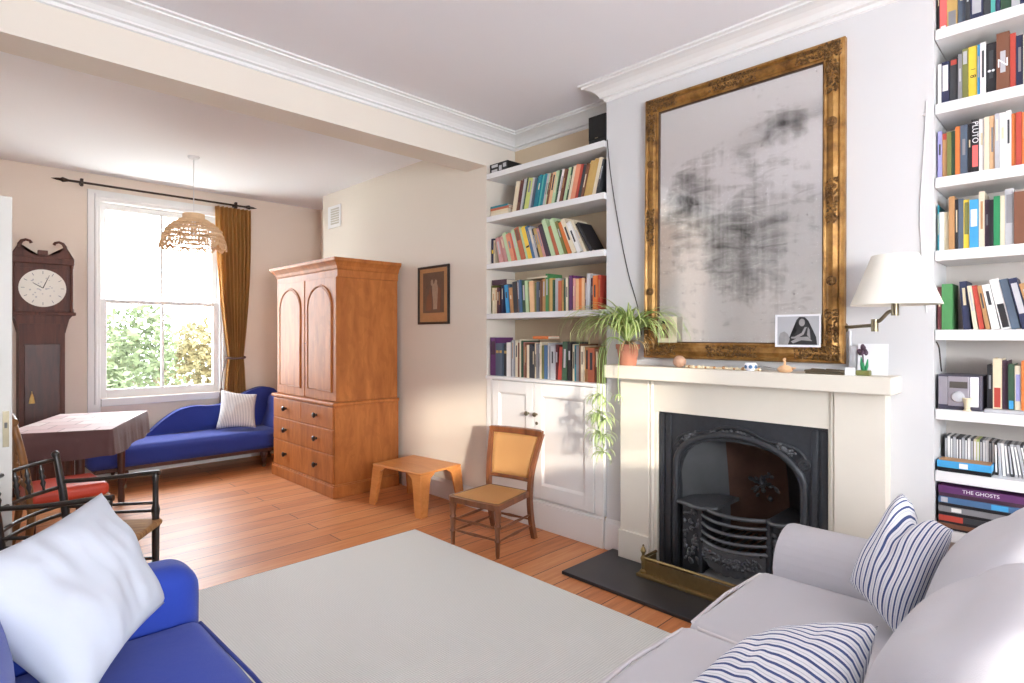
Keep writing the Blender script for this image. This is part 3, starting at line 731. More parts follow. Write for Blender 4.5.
for s, y0, y1 in ((1, 1.575, 1.70), (-1, 1.075, 1.20)):
    h = MB().box(3.075, 3.32, y0, y1, hz, 0.425, 0.006).build('hob', 'iron', fi, world=True)
    yi = 1.48 if s > 0 else 1.20; yo = 1.712 if s > 0 else 1.063
    ed = spline([(3.05, yo, 0), (3.035, yo + (yi - yo) * .3, 0), (3.012, yo + (yi - yo) * .55, 0), (3.02, yo + (yi - yo) * .8, 0), (3.06, yi, 0)], 5)
    poly = [(p.x, p.y) for p in ed] + [(3.34, yi), (3.34, yo)]
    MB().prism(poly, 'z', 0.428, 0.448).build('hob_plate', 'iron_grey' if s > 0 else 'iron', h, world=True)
    rl = MB(); rl.tube([(p.x - 0.004, p.y, 0.438) for p in ed], 0.012, 8); rl.build('hob_rim', 'iron_grey', h, 60, world=True)
    f = MB(); rq = random.Random(11 + s)
    for k in range(48): f.ball((3.07, rq.uniform(y0 + .015, y1 - .015), rq.uniform(.10, .40)), (0.009, rq.uniform(.006, .017), rq.uniform(.006, .02)), 7, Matrix.Rotation(rq.uniform(0, PI), 4, 'X'))
    f.build('hob_ornament', 'iron_grey', h, 60, world=True)
def bow(z, out, n=18, y0=1.575, y1=1.20):
    return [(3.07 - out * math.sin(PI * k / n) ** 0.8, y0 + (y1 - y0) * k / n, z) for k in range(n + 1)]
for z, o, r in ((0.432, 0.085, 0.012), (0.39, 0.10, 0.010), (0.345, 0.105, 0.010), (0.30, 0.105, 0.010), (0.255, 0.10, 0.013)):
    MB().tube(bow(z, o), r, 8).build('grate_bar', 'iron_grey', fi, 60, world=True)
ap = MB(); n = 40; fr, bkk = [], []
for k in range(n + 1):
    x = 3.07 - 0.112 * math.sin(PI * k / n) ** 0.8; y = 1.575 - 0.375 * k / n; zb = 0.165 - 0.035 * math.sin(PI * k / n) - 0.012 * abs(math.sin(PI * k / n * 7))
    fr.append((ap.bm.verts.new((x, y, 0.245)), ap.bm.verts.new((x + 0.004, y, zb)))); bkk.append((ap.bm.verts.new((x + 0.012, y, 0.245)), ap.bm.verts.new((x + 0.016, y, zb))))
for k in range(n):
    for A, B in ((fr, fr), (bkk, bkk)): ap.bm.faces.new((A[k][0], A[k + 1][0], A[k + 1][1], A[k][1]))
    ap.bm.faces.new((fr[k][0], bkk[k][0], bkk[k + 1][0], fr[k + 1][0])); ap.bm.faces.new((fr[k][1], fr[k + 1][1], bkk[k + 1][1], bkk[k][1]))
apo = ap.build('fret_apron', 'iron_grey', fi, world=True)
ao = MB(); rq = random.Random(21)
for k in range(80):
    u = rq.uniform(.06, .94); x = 3.066 - 0.112 * math.sin(PI * u) ** 0.8
    ao.ball((x, 1.575 - .375 * u, rq.uniform(.17, .225)), (0.007, rq.uniform(.005, .013), rq.uniform(.005, .011)), 6, Matrix.Rotation(rq.uniform(0, PI), 4, 'X'))
ao.build('apron_ornament', 'iron_grey', apo, 60, world=True)
gb = MB()
for k in range(9): gb.bar((3.02 + 0.0 * k, 1.55 - k * 0.0405, 0.25), (3.36, 1.52 - k * 0.034, 0.25), 0.007, n=6)
gb.build('grate_floor', 'soot', fi, world=True)
for y in (1.575, 1.20): MB().box(3.05, 3.085, y - 0.012, y + 0.012, 0.02, 0.43, 0.004).build('grate_upright', 'iron', fi, world=True)
M['ash'] = plain('grey_ash', rgb(150, 150, 150), 0.95, var=0.25, scale=12, bump=0.3)
MB().soft(2.955, 3.30, 1.22, 1.60, hz + 0.001, hz + 0.035, 0.015, (0, 0, 0.02), 0.008).build('ash_heap', 'ash', fi, 0, world=True)

fd = thing('fire_fender', 'aged brass fender standing on the slate hearth', 'fender', (2.88, 1.385, hz))
m = MB(); m.box(2.845, 2.905, 0.925, 1.865, hz, hz + 0.018, 0.004)
for y in (0.955, 1.835): m.box(2.905, 3.012, y - 0.03, y + 0.03, hz, hz + 0.018, 0.004)
m.build('base', 'brass', fd, world=True)
m = MB(); m.box(2.872, 2.878, 0.955, 1.835, hz + 0.018, hz + 0.092)
for y in (0.955, 1.835): m.box(2.875, 3.012, y - 0.003, y + 0.003, hz + 0.018, hz + 0.092)
m.build('gallery_panel', 'brass', fd, world=True)
m = MB(); m.tube([(3.012, 0.955, hz + .105), (2.875, 0.955, hz + .105), (2.875, 1.835, hz + .105), (3.012, 1.835, hz + .105)], 0.009, 8); m.build('top_rail', 'brass', fd, 60, world=True)
for y in (0.955, 1.835):
    MB().lathe([(0, 0.018), (0.018, 0.018), (0.02, 0.03), (0.01, 0.04), (0.012, 0.08), (0.017, 0.10), (0.01, 0.115), (0.008, 0.125), (0.017, 0.142), (0.012, 0.158), (0.004, 0.168), (0.006, 0.176), (0, 0.18)], (2.875, y, hz), 12).build('post', 'brass', fd, 40, world=True)

# ------------------------------------------------------------------ mirror and things tucked in its frame
def ring(y0, y1, z0, z1, prof):                     # prof: (inset, x); mitred rectangular frame in the y-z plane
    m = MB(); L = []
    for d, x in prof: L.append([m.bm.verts.new((x, y, z)) for y, z in ((y0 + d, z0 + d), (y1 - d, z0 + d), (y1 - d, z1 - d), (y0 + d, z1 - d))])
    for A, B in zip(L, L[1:] + L[:1]):
        for k in range(4): m.bm.faces.new((A[k], A[(k + 1) % 4], B[(k + 1) % 4], B[k]))
    return m
LEAN = 0.012
mi = thing('mirror', 'large foxed antique mirror in a worn gilt frame above the mantelpiece', 'mirror', (3.060, 1.4035, 1.262))
mi.rotation_euler = (0, LEAN, 0)
MZ, MY = 1.572, 0.5515
ring(-MY, MY, 0, MZ, [(0, 0.04), (0, 0.012), (0.006, 0.0), (0.018, -0.004), (0.026, 0.004), (0.045, -0.010), (0.065, -0.006), (0.078, 0.004), (0.086, 0.0), (0.093, 0.004), (0.093, 0.04)]).build('frame', 'gilt', mi)
M['slip'] = plain('dark_frame_slip', rgb(70, 48, 28), 0.5, 0.3)
ring(-MY + 0.090, MY - 0.090, 0.090, MZ - 0.090, [(0, 0.03), (0, 0.006), (0.008, 0.008), (0.010, 0.03)]).build('slip', 'slip', mi)
MB().box(0.018, 0.026, -MY + 0.088, MY - 0.088, 0.088, MZ - 0.088).build('mirror_glass', 'mirror', mi)
def orn(cy, cz, ly, lz, n, seed):
    r = random.Random(seed); m = MB()
    for k in range(n):
        y = cy + r.uniform(-ly, ly); z = cz + r.uniform(-lz, lz)
        m.ball((-0.006 + r.uniform(-.002, .003), y, z), (0.006, r.uniform(.004, .011), r.uniform(.003, .006)), 6, Matrix.Rotation(r.uniform(0, PI), 4, 'X'))
    m.build('relief_ornament', 'gilt_relief', mi, 60)
k = 0
for sy in (-1, 1):
    for zc in (0.05, MZ - 0.05):
        s = 1 if zc < .5 else -1
        orn(sy * (MY - 0.05), zc, 0.036, 0.036, 90, k); orn(sy * (MY - 0.15), zc, 0.07, 0.028, 110, k + 50); orn(sy * (MY - 0.05), zc + s * 0.13, 0.026, 0.08, 110, k + 80); k += 1
    orn(sy * (MY - 0.05), MZ / 2, 0.024, 0.11, 120, k + 20)
    for zz in (0.40, 1.17): MB().lathe([(0, 0), (0.024, 0), (0.022, 0.008), (0.01, 0.010), (0, 0.014)], (-0.006, sy * (MY - 0.052), zz), 14, Matrix.Rotation(-PI / 2, 4, 'Y')).build('rosette', 'gilt_relief', mi, 40)
orn(0, 0.05, 0.14, 0.028, 200, 31); orn(0, MZ - 0.05, 0.13, 0.028, 190, 32)

M['print_grey'] = plain('print_grey', rgb(176, 178, 182), 0.4, var=0.06, scale=6)
M['print_dark'] = plain('print_dark', rgb(46, 46, 48), 0.4, var=0.5, scale=30)
M['print_mid'] = plain('print_mid', rgb(148, 146, 146), 0.4, var=0.3, scale=30)
M['sepia'] = plain('print_sepia', rgb(150, 124, 104), 0.5, var=0.35, scale=30)
ph = thing('photograph', 'black and white print of a hooded seated figure propped in the mirror frame', 'photograph', (3.046, 1.055, 1.340)); ph.rotation_euler = (0, LEAN, 0)
W, H = 0.108, 0.163
MB().box(-0.001, 0.001, -W, W, 0, H).build('print', 'card_white', ph)
MB().box(-0.0016, -0.001, -W + .008, W - .012, 0.010, H - .010).build('picture', 'print_grey', ph)
def blob(pts, mat, x, par, nm): MB().prism(pts, 'x', x, x + 0.0004).build(nm, mat, par)
blob([(-.092, .012), (-.088, .05), (-.07, .09), (-.052, .13), (-.035, .148), (-.010, .150), (.004, .135), (.008, .105), (.0, .085), (.02, .06), (.05, .03), (.052, .012)], 'print_dark', -0.0022, ph, 'figure')
blob([(.045, .012), (.035, .04), (.045, .065), (.062, .078), (.082, .07), (.09, .045), (.088, .012)], 'print_mid', -0.0023, ph, 'figure')
blob(arc(-.022, .122, .014, 0, 345, 14, .019), 'print_mid', -0.0027, ph, 'face'); blob([(-.045, .10), (-.035, .098), (-.02, .07), (.012, .052), (.03, .05), (.028, .042), (.005, .042), (-.03, .062)], 'print_mid', -0.0028, ph, 'sleeve'); blob([(-.062, .04), (-.058, .085), (-.05, .10), (-.046, .06)], 'print_mid', -0.0028, ph, 'fold'); blob([(-.07, .03), (-.05, .052), (-.01, .05), (.03, .028), (.02, .018), (-.02, .034)], 'print_mid', -0.0027, ph, 'arm')
p2 = thing('photograph', 'small sepia portrait card in the lower left corner of the mirror', 'photograph', (3.046, 1.785, 1.356)); p2.rotation_euler = (0, LEAN, 0)
MB().box(-0.001, 0.001, -0.066, 0.058, 0, 0.152).build('print', bookmat('cream'), p2)
blob([(-.012, .025), (-.012, .08), (.0, .12), (.018, .13), (.036, .118), (.044, .08), (.04, .025)], 'sepia', -0.0016, p2, 'figure'); blob(arc(.018, .092, .014, 0, 345, 12, .02), bookmat('peach'), -0.0021, p2, 'face')
blob([(-.002, .108), (.018, .138), (.04, .108), (.03, .112), (.008, .112)], 'print_dark', -0.0023, p2, 'hat')

# ceiling light with four spots on a waved bar, above the rug (its reflection shows in the mirror)
cl_ = thing('ceiling_light', 'dark waved bar with four small spotlights on the ceiling, seen only in the mirror', 'lamp', (1.66, 1.68, CZ), math.atan2(0.86, -0.48))
MB().lathe([(0, 0), (.06, 0), (.055, -.02), (.02, -.03), (0, -.03)][::-1], n=20).build('ceiling_rose', 'dark_metal', cl_, 40)
MB().tube([(-.52 + 1.04 * k / 40, .055 * math.sin(2 * PI * 1.5 * k / 40), -.035) for k in range(41)], .012, 8).build('bar', 'dark_metal', cl_, 60)
for k, x in enumerate((-.48, -.16, .18, .50)):
    y = .055 * math.sin(2 * PI * 1.5 * (x + .52) / 1.04); m = MB().lathe([(0, -.03), (.018, -.04), (.03, -.06), (.042, -.10), (.036, -.10), (0, -.06)][::-1], (x, y, 0), 16)
    q = m.build('spotlight', 'dark_metal', cl_, 40); MB().ball((x, y, -.088), .022, 10).build('bulb', 'card_white', q, 0)

# ------------------------------------------------------------------ swing arm wall lamp
wl = thing('wall_lamp', 'bronze swing-arm wall lamp with a cream conical shade right of the mirror', 'lamp', (3.12, 0.845, 1.43))
MB().lathe([(0, 0), (0.03, 0), (0.03, 0.006), (0.022, 0.008), (0.012, 0.010), (0.012, 0.02), (0, 0.02)], (3.12, 0.875, 1.435), 20, Matrix.Rotation(-PI / 2, 4, 'Y')).build('back_plate', 'bronze', wl, 40, world=True)
a = MB(); a.tube([(3.10, 0.868, 1.438), (3.09, 0.835, 1.438), (2.862, 0.676, 1.442)], 0.008, 10)
a.bar((2.86, 0.675, 1.415), (2.86, 0.675, 1.468), 0.014)
a.build('inner_arm', 'bronze', wl, 60, world=True)
a = MB(); a.tube(spline([(2.86, 0.675, 1.458), (2.857, 0.657, 1.46), (2.855, 0.64, 1.478), (2.856, 0.622, 1.498), (2.857, 0.602, 1.502)], 5), 0.008, 10); a.bar((2.858, 0.60, 1.482), (2.858, 0.60, 1.545), 0.014)
a.build('outer_arm', 'bronze', wl, 60, world=True)
s_ = MB(); n = 48; rr_ = [(0.165, 1.526), (0.152, 1.56), (0.125, 1.63), (0.102, 1.69), (0.085, 1.735), (0.083, 1.735), (0.100, 1.69), (0.123, 1.63), (0.150, 1.56), (0.163, 1.526)]
rings = [[s_.bm.verts.new((2.858 + r * math.cos(2 * PI * k / n), 0.60 + r * math.sin(2 * PI * k / n), z)) for k in range(n)] for r, z in rr_]
for A, B in zip(rings, rings[1:] + rings[:1]):
    for k in range(n): s_.bm.faces.new((A[k], A[(k + 1) % n], B[(k + 1) % n], B[k]))
s_.build('lamp_shade', 'lamp_white', wl, 50, world=True)
MB().lathe([(0, 0), (0.012, 0), (0.015, 0.05), (0.028, 0.09), (0.026, 0.12), (0, 0.138)], (2.858, 0.60, 1.545), 14).build('bulb', 'card_white', wl, 40, world=True)
MB().tube([(3.112, 0.838, 1.42), (3.112, 0.838, 1.218)], 0.006, 8).build('flex_cover', 'white_cable', wl, 60, world=True)

# ------------------------------------------------------------------ things on the mantel shelf
TZ = 1.215
def put(name, label, cat, x, y, rz=0.0, z=TZ, group=None): return thing(name, label, cat, (x, y, z), rz, group)
sb = MB().ball((0, 0, 0.034), (0.036, 0.037, 0.034), 20).build('stone_egg', plain('speckled_pink_stone', rgb(170, 134, 112), 0.5, var=0.2, scale=60), None, 0)
tag(move(sb, (2.992, 1.672, TZ)), 'round speckled pinkish stone on the mantel shelf below the sepia card', 'stone')
nk = thing('bead_necklace', 'string of pale shell beads laid along the mantel shelf', 'necklace', (2.985, 1.42, TZ))
rb = random.Random(5); path = spline([(0.0, 0.205, 0), (-0.012, 0.15, 0), (0.004, 0.08, 0), (-0.004, 0.0, 0), (0.006, -0.08, 0), (-0.004, -0.15, 0), (0.0, -0.205, 0)], 6)
MB().tube([(p.x, p.y, 0.006) for p in path], 0.0015, 5).build('string', 'paper', nk, 0)
bm_, bd = MB(), MB()
for i, p in enumerate(path):
    r = rb.uniform(.006, .0095); (bd if i % 4 == 3 else bm_).ball((p.x, p.y, r), (r, r * 1.15, r), 8)
bm_.build('pale_beads', bookmat('ivory'), nk, 0)['kind'] = 'stuff'; bd.build('dark_beads', bookmat('tan'), nk, 0)['kind'] = 'stuff'
cp = thing('china_pot', 'small white china pot with blue brushwork on the mantel shelf', 'pot', (2.985, 1.262, TZ))
MB().lathe([(0, 0), (0.02, 0), (0.03, 0.012), (0.032, 0.03), (0.024, 0.042), (0.02, 0.042), (0.026, 0.03), (0.0, 0.012)], n=20).build('body', 'card_white', cp, 40)
for a in (2.6, 3.5, 4.4): MB().ball((0.030 * math.cos(a), 0.030 * math.sin(a), 0.022), (0.005, 0.010, 0.010), 8, Matrix.Rotation(a, 4, 'Z')).build('brush_mark', bookmat('blue'), cp, 0)
fe = MB().ribbon([(0, 0.09, 0.012), (0, 0.04, 0.026), (0, -0.02, 0.016), (0, -0.10, 0.006)], 0.008).build('feather', bookmat('charcoal'), None); tag(move(fe, (3.012, 1.175, TZ)), 'dark grey feather lying behind the china pot on the mantel shelf', 'feather')
bd_ = thing('clay_bird', 'small orange clay pot with an upright spout on the mantel shelf', 'ornament', (2.985, 1.092, TZ))
MB().lathe([(0, 0), (0.024, 0), (0.034, 0.008), (0.036, 0.018), (0.024, 0.030), (0.008, 0.036), (0, 0.036)], n=20).build('body', bookmat('peach'), bd_, 40)
MB().tube(spline([(0, 0.004, 0.03), (0, 0.0, 0.05), (0, 0.006, 0.062), (0, -0.004, 0.068)], 4), [0.006] * 12 + [0.003], 8).build('spout', bookmat('peach'), bd_, 0)
MB().tube([(0, -0.034, 0.02), (0, -0.052, 0.024)], [0.008, 0.002], 8).build('beak', bookmat('peach'), bd_, 0)
dy = thing('metal_tray', 'shallow pewter tray with rolled edge near the right end of the mantel shelf', 'tray', (2.998, 0.905, TZ))
MB().soft(-0.042, 0.042, -0.085, 0.085, 0, 0.008, 0.004, mid=4).build('tray_base', 'bronze', dy, 0)
MB().tube([(0.042 * max(-1, min(1, 1.5 * math.cos(t))), 0.085 * max(-1, min(1, 1.3 * math.sin(t))), 0.014) for t in [2 * PI * k / 40 for k in range(40)]], 0.005, 6, closed=True).build('rolled_edge', 'bronze', dy, 0)
for y in (-0.03, 0.035): MB().tube([(-0.02, y - .03, 0.018), (-0.01, y + .03, 0.02)], 0.006, 6).build('pencil_stub', 'bronze', dy, 60)
wbx = MB().box(-0.017, 0.017, -0.018, 0.018, 0.0, 0.036, 0.003).build('white_box', 'card_white'); tag(move(wbx, (2.972, 0.800, TZ)), 'tiny white box beside the metal tray on the mantel shelf', 'box')
ir = thing('flower_ornament', 'purple iris ornament with green leaves on a dark base, right end of the mantel shelf', 'ornament', (3.0, 0.752, TZ))
MB().box(-0.02, 0.02, -0.028, 0.028, 0, 0.024, 0.005).build('base', bookmat('olive'), ir)
lf = MB(); 
for dx, y, h in ((0, 0.008, .085), (.004, -.012, .075), (-.004, 0.0, .06)): lf.tube([(dx, y * .5, .022), (dx, y, h * .6), (dx, y * 1.3, h)], [.007, .007, .002], 6)
lf.build('leaves', bookmat('emerald'), ir, 0)
fl = MB(); fl.bar((0, 0, .02), (0, 0.004, .11), .003)
for k in range(6): a = 2 * PI * k / 6; fl.ball((.012 * math.cos(a), .004 + .014 * math.sin(a), .110 - .006 * (k % 2)), (.007, .009, .013), 8)
fl.ball((0, .004, .128), (.009, .010, .017), 8); fl.ball((0, -.004, .122), (.006, .006, .014), 8); fl.build('flower', bookmat('plum'), ir, 0)
wc = MB().box(-0.001, 0.001, -0.062, 0.062, 0, 0.145).build('card', 'card_white'); tag(move(wc, (3.075, 0.735, TZ)), 'blank white card standing on the mantel shelf behind the iris ornament', 'card'); wc.rotation_euler = (0, 0.10, 0)
gc = MB().box(-0.001, 0.001, -0.05, 0.05, 0, 0.135).build('card', bookmat('silver')); tag(move(gc, (3.085, 0.785, TZ)), 'grey card standing on the mantel shelf against the mirror edge', 'card'); gc.rotation_euler = (0, 0.08, 0)

# spider plant
pp = thing('spider_plant', 'spider plant in a terracotta pot on the left end of the mantel shelf', 'plant', (3.01, 2.03, TZ))
MB().lathe([(0, 0), (0.05, 0), (0.066, 0.098), (0.072, 0.10), (0.074, 0.128), (0.064, 0.128), (0.061, 0.10), (0, 0.10)], n=28).build('pot', 'terracotta', pp, 40)
MB().lathe([(0, 0.10), (0.061, 0.10), (0.05, 0.118), (0, 0.122)], n=18).build('soil', 'soil', pp, 40)
rl = random.Random(12)
def leaves(mb, c, n, L, up, spread, w, rnd, az=(0, 2 * PI), droop=1.0, floor=None):
    for k in range(n):
        a = rnd.uniform(*az); l = L * rnd.uniform(.65, 1.1); e = rnd.uniform(*up); pts = []; x = z = 0.0; N = 9; ang = e
        for i in range(N + 1):
            px, py, pz = c[0] + x * math.cos(a), c[1] + x * math.sin(a), c[2] + z
            if floor: px, py, pz = floor(px, py, pz)
            pts.append((px, py, pz))
            x += math.cos(ang) * l / N; z += math.sin(ang) * l / N; ang -= spread * droop * (0.6 + 0.9 * i / N) / N * rnd.uniform(.85, 1.15)
        mb.ribbon(pts, w * rnd.uniform(.8, 1.2))
def keep(px, py, pz):                       # leaves lie on the shelf and stay off the wall and mirror
    px = min(px, 0.085 if pz < .75 else .05)
    if py < 0.125 and px > -0.058 and pz < 0.006: pz = 0.006
    if py < 0.0: px = min(px, 0.02)
    return px, py, pz
m = MB(); leaves(m, (0, 0, 0.12), 80, 0.47, (1.1, 1.54), 3.1, 0.0105, rl, (PI * .55, PI * 1.6), 1.0, keep)
leaves(m, (0, 0, 0.12), 56, 0.44, (1.22, 1.55), 2.1, 0.0095, rl, (0, 2 * PI), 1.0, keep)
leaves(m, (0, 0, 0.12), 18, 0.62, (0.95, 1.4), 3.0, 0.009, rl, (PI * .45, PI * .85), 1.0, keep)
m.build('leaves', 'spider', pp, 0, recalc=False)
m = MB(); leaves(m, (0, -0.0, 0.12), 12, 0.22, (0.5, 1.0), 3.0, 0.0055, rl, (PI * 1.1, PI * 1.7), 1.0, keep); m.build('dry_leaves', 'spider_dry', pp, 0, recalc=False)
m = MB()
runs = []
for (ax, ay, az_), zs in (((-0.075, 0.125, 0.0), -0.54), ((-0.07, 0.17, 0.02), -0.43), ((-0.085, 0.145, 0.0), -0.30), ((-0.10, 0.09, .0), -.22), ((-0.09, 0.0, .0), -.17)):
    p = spline([(0, 0.01, 0.125), (ax * .7, ay * .6, 0.17), (ax, ay, 0.06), (ax, ay + .01, zs * .5), (ax - .005, ay, zs)], 7); m.tube(p, 0.0022, 5); runs.append((ax - .005, ay, zs))
m.build('runners', 'spider_pale', pp, 0)
m = MB()
for (x, y, z) in runs[:3]:
    for dz in ((0.0, 0.10, 0.20) if z < -.5 else (0.0, 0.11)):
        leaves(m, (x, y, z + dz), 20, 0.135, (-0.5, 0.9), 2.4, 0.0055, rl, (PI * .4, PI * 1.75))
for (x, y, z) in runs[3:]: leaves(m, (x, y, z), 7, 0.10, (-0.7, 0.2), 1.6, 0.004, rl, (PI * .5, PI * 1.5))
m.build('plantlets', 'spider_pale', pp, 0, recalc=False)

# wires
w1 = MB().tube(spline([(3.117, 2.262, 2.68), (3.115, 2.235, 2.45), (3.114, 2.17, 2.1), (3.114, 2.10, 1.80), (3.115, 2.03, 1.58), (3.1155, 2.0, 1.40)], 8), 0.0028, 6).build('speaker_wire', 'cable', None, 60)
tag(w1, 'thin dark wire trailing down the wall from speaker to spider plant', 'wire')
w2 = MB().tube(spline([(3.117, 0.535, 2.44), (3.115, 0.545, 2.2), (3.116, 0.558, 1.95), (3.115, 0.55, 1.72), (3.116, 0.535, 1.5)], 8), 0.0026, 6).bar((3.117, 0.55, 2.38), (3.117, 0.535, 2.38), 0.006).build('lamp_wire', 'white_cable', None, 60)
tag(w2, 'thin white wire down the wall beside the right alcove shelves', 'wire')

# ================================================================== ALCOVE CUPBOARD AND SHELVES
cb = thing('alcove_cupboard', 'white built-in cupboard with two panelled doors in the left alcove', 'cupboard', (3.25, 2.845, 0))
MB().box(3.11, 3.415, 2.277, 3.413, 0.205, 1.055).build('carcass', 'gloss_white', cb, world=True)
MB().box(3.08, 3.415, 2.275, 3.413, 1.055, 1.08, 0.004).build('cupboard_top', 'shelf_white', cb, world=True)
m = MB(); m.box(3.088, 3.11, 2.275, 3.413, 0.0, 0.19, 0.003); m.box(3.094, 3.11, 2.275, 3.413, 0.19, 0.207, 0.004); m.build('plinth', 'gloss_white', cb, world=True)
for a, b in ((3.345, 3.413), (2.277, 2.345)): MB().box(3.094, 3.112, a, b, 0.207, 1.055).build('face_frame', 'gloss_white', cb, world=True)
for y0, y1, ky in ((2.898, 3.342, 2.945), (2.348, 2.892, 2.862)):
    d = MB(); d.box(3.098, 3.11, y0 + .003, y1 - .003, 0.222, 1.05)
    for a, b, c, e in ((y0 + .003, y0 + .075, .222, 1.05), (y1 - .075, y1 - .003, .222, 1.05), (y0 + .075, y1 - .075, .222, .318), (y0 + .075, y1 - .075, .962, 1.05)): d.box(3.085, 3.10, a, b, c, e, 0.002)
    do = d.build('door', 'gloss_white', cb, world=True)
    r = ring(y0 + .075, y1 - .075, .318, .962, [(0, 3.085), (0.004, 3.087), (0.016, 3.097), (0.017, 3.102), (0, 3.102)]); r.build('panel_moulding', 'gloss_white', do, world=True)
    MB().lathe([(0, 0), (0.008, 0), (0.008, 0.014), (0.017, 0.022), (0.017, 0.03), (0, 0.036)], (3.085, ky, 0.825), 14, Matrix.Rotation(-PI / 2, 4, 'Y')).build('knob', 'bronze', do, 40, world=True)
MB().lathe([(0, 0), (0.012, 0), (0.012, 0.004), (0, 0.005)], (3.085, 2.862, 0.76), 12, Matrix.Rotation(-PI / 2, 4, 'Y')).build('keyhole', 'bronze', cb, 40, world=True)
LS = [2.675, 2.336, 1.962, 1.568]
for i, z in enumerate(LS):
    o = MB().box(3.095, 3.418, 2.273, 3.416, z - 0.042, z, 0.002).build('shelf_board', 'shelf_white'); tag(o, f'{["topmost", "second", "third", "lowest"][i]} white shelf board of the left alcove{[" carrying the speaker", ""][i > 0]}', 'shelf', 'shelf boards of the left alcove')
m = MB()
RS = [2.747, 2.419, 2.094, 1.772, 1.423, 1.074, 0.803, 0.545]
for i, z in enumerate(RS):
    o = MB().box(3.13, 3.418, -0.90, 0.506, z - 0.046, z, 0.002).build('shelf_board', 'shelf_white'); tag(o, f'{["topmost", "second", "third", "fourth", "fifth", "sixth", "seventh", "lowest"][i]} white shelf board of the right alcove', 'shelf', 'shelf boards of the right alcove')
struct(MB().box(3.13, 3.418, -0.94, -0.90, 0, CZ - .14).build('partition', 'shelf_white'))

# ------------------------------------------------------------------ books
def book(x0, y, z, t, h, dep, lean, colname, label, group, band=None, flat=False, pos='left'):
    """y is the edge of the book nearest the left of the room view; the spine faces the room (-X); lean > 0 tips its head to -Y"""
    o = thing('book', label, 'book', (x0, y, z), 0, group)
    if flat: m4 = Matrix()
    else:
        m4 = Matrix.Rotation(lean, 4, 'X')
        if lean > 0: m4 = m4 @ Matrix.Translation((0, 0, 0)) 
    c = MB(); b = min(0.0022, t * .16)
    if flat:                                    # lying: spine to the room, t = thickness upward, h = length along Y
        c.box(0, dep, -h, 0, 0, b); c.box(0, dep, -h, 0, t - b, t); c.box(-b, b, -h, 0, 0, t); pg = MB().box(b, dep - .004, -h + .003, -.003, b, t - b)
        if band: bd = MB().box(-b - .0006, 0, -h * .72, -h * .28, t * .2, t * .8)
    else:
        c.box(0, dep, -b, 0, 0, h); c.box(0, dep, -t, -t + b, 0, h); c.box(-b, b, -t, 0, 0, h); pg = MB().box(b, dep - .004, -t + b, -b, .003, h - .004)
        if band:
            f0, f1, e = band[1:]; bd = MB().box(-b - .0006, 0, -t * (1 - e), -t * e, h * f0, h * f1)
        # stand the tilted book on its lower corner
    dz = 0.0
    for mb in (c, pg) + ((bd,) if band else ()):
        mb.xf(m4)
    if not flat and lean: 
        dz = max(0.0, math.sin(lean) * t) if lean > 0 else 0.0
        # rotation about X by lean: the -Y edge drops when lean > 0
    for mb in (c, pg) + ((bd,) if band else ()): mb.xf(Matrix.Translation((0, 0, dz + 0.0004)))
    c.build('cover', bookmat(colname), o); pg.build('pages', 'paper', o)
    if band: bd.build('spine_label', bookmat(band[0]), o)
    return o
def row(spec, xs, y0, z, where, group, ymin, dep=0.15, fit=None):
    """spec: 'colour:thickness mm:height mm[:lean deg][:band colour:from:to]' from left to right; fit = where the row must end"""
    items = [i.split(':') for i in spec.split()]
    def walk(k, do):
        y = y0; prev = 0.0; hp = 0.0; made = 0; rnd = random.Random(len(spec)); tip = y0
        for p in items:
            if p[0] == 'gap': y -= float(p[1]) / 1000; prev = 0.0; hp = 0; made += 0; continue
            t, h = float(p[1]) / 1000 * k, float(p[2]) / 1000; a = math.radians(float(p[3])) if len(p) > 3 and p[3] else 0.0
            band = (p[4], float(p[5]), float(p[6]), .14) if len(p) > 4 else (None if rnd.random() < .45 else (rnd.choice(['ivory', 'cream', 'charcoal', 'tan', 'charcoal', 'silver', 'grey']), .30 + rnd.random() * .25, .68 + rnd.random() * .25, .30))
            if band and band[0] == p[0]: band = None
            x = xs + rnd.uniform(0.004, 0.02); sa, ca, ta = math.sin(abs(a)), math.cos(a), math.tan(abs(a))
            if a < 0:
                if prev >= 0: yy = y - (min(h, hp + .02) * ta + .001 if hp else 0.0)
                else: yy = y - max(0.0, ta - math.tan(abs(prev))) * h
                y = yy - t / ca
            else:
                yy = y - (hp * max(0.0, math.tan(prev) - ta) if prev > 0 else 0.0) - t * sa * ta
                y = yy - t * ca
            tip = y - h * sa if a > 0 else y
            if do:
                size = 'slim ' if t < .013 else ('thick ' if t > .033 else '')
                book(x, yy, z, t, h, dep, a, p[0], f'{size}{p[0]} book, {ordn(made)} from the left on {where}', group, band)
            made += 1; y -= .0009; prev = a; hp = h
            if do and y < ymin: break
        return tip
    k = 1.0
    if fit is not None:
        lo, hi = 0.4, 1.6
        for _ in range(30):
            k = (lo + hi) / 2
            if walk(k, False) > fit: lo = k
            else: hi = k
        k = lo
    return walk(k, True)
LG = 'books standing in the left alcove'
L2 = 'cream:24:232:12 brown:16:236:12:maroon:.3:.9 maroon:12:240:12 silver:10:238:12 forest:15:246:12 lime:26:232:13 silver:10:236:13 slate:12:225:13 teal:14:235:13 teal:14:240:13 turquoise:12:236:13 teal:15:240:13 silver:14:238:13 mint:10:235:13 brown:9:230:13 peach:20:232:13 mint:16:238:13 forest:9:240:13 white:18:242:14 brown:14:235:14 maroon:9:226:14 mint:15:236:14 forest:8:238:14 cream:17:240:14 salmon:24:240:14 red:12:238:14 charcoal:16:228:14 brown:12:232:14 ochre:20:246:15 ochre:20:252:15 cream:22:252:15 charcoal:11:235:15'
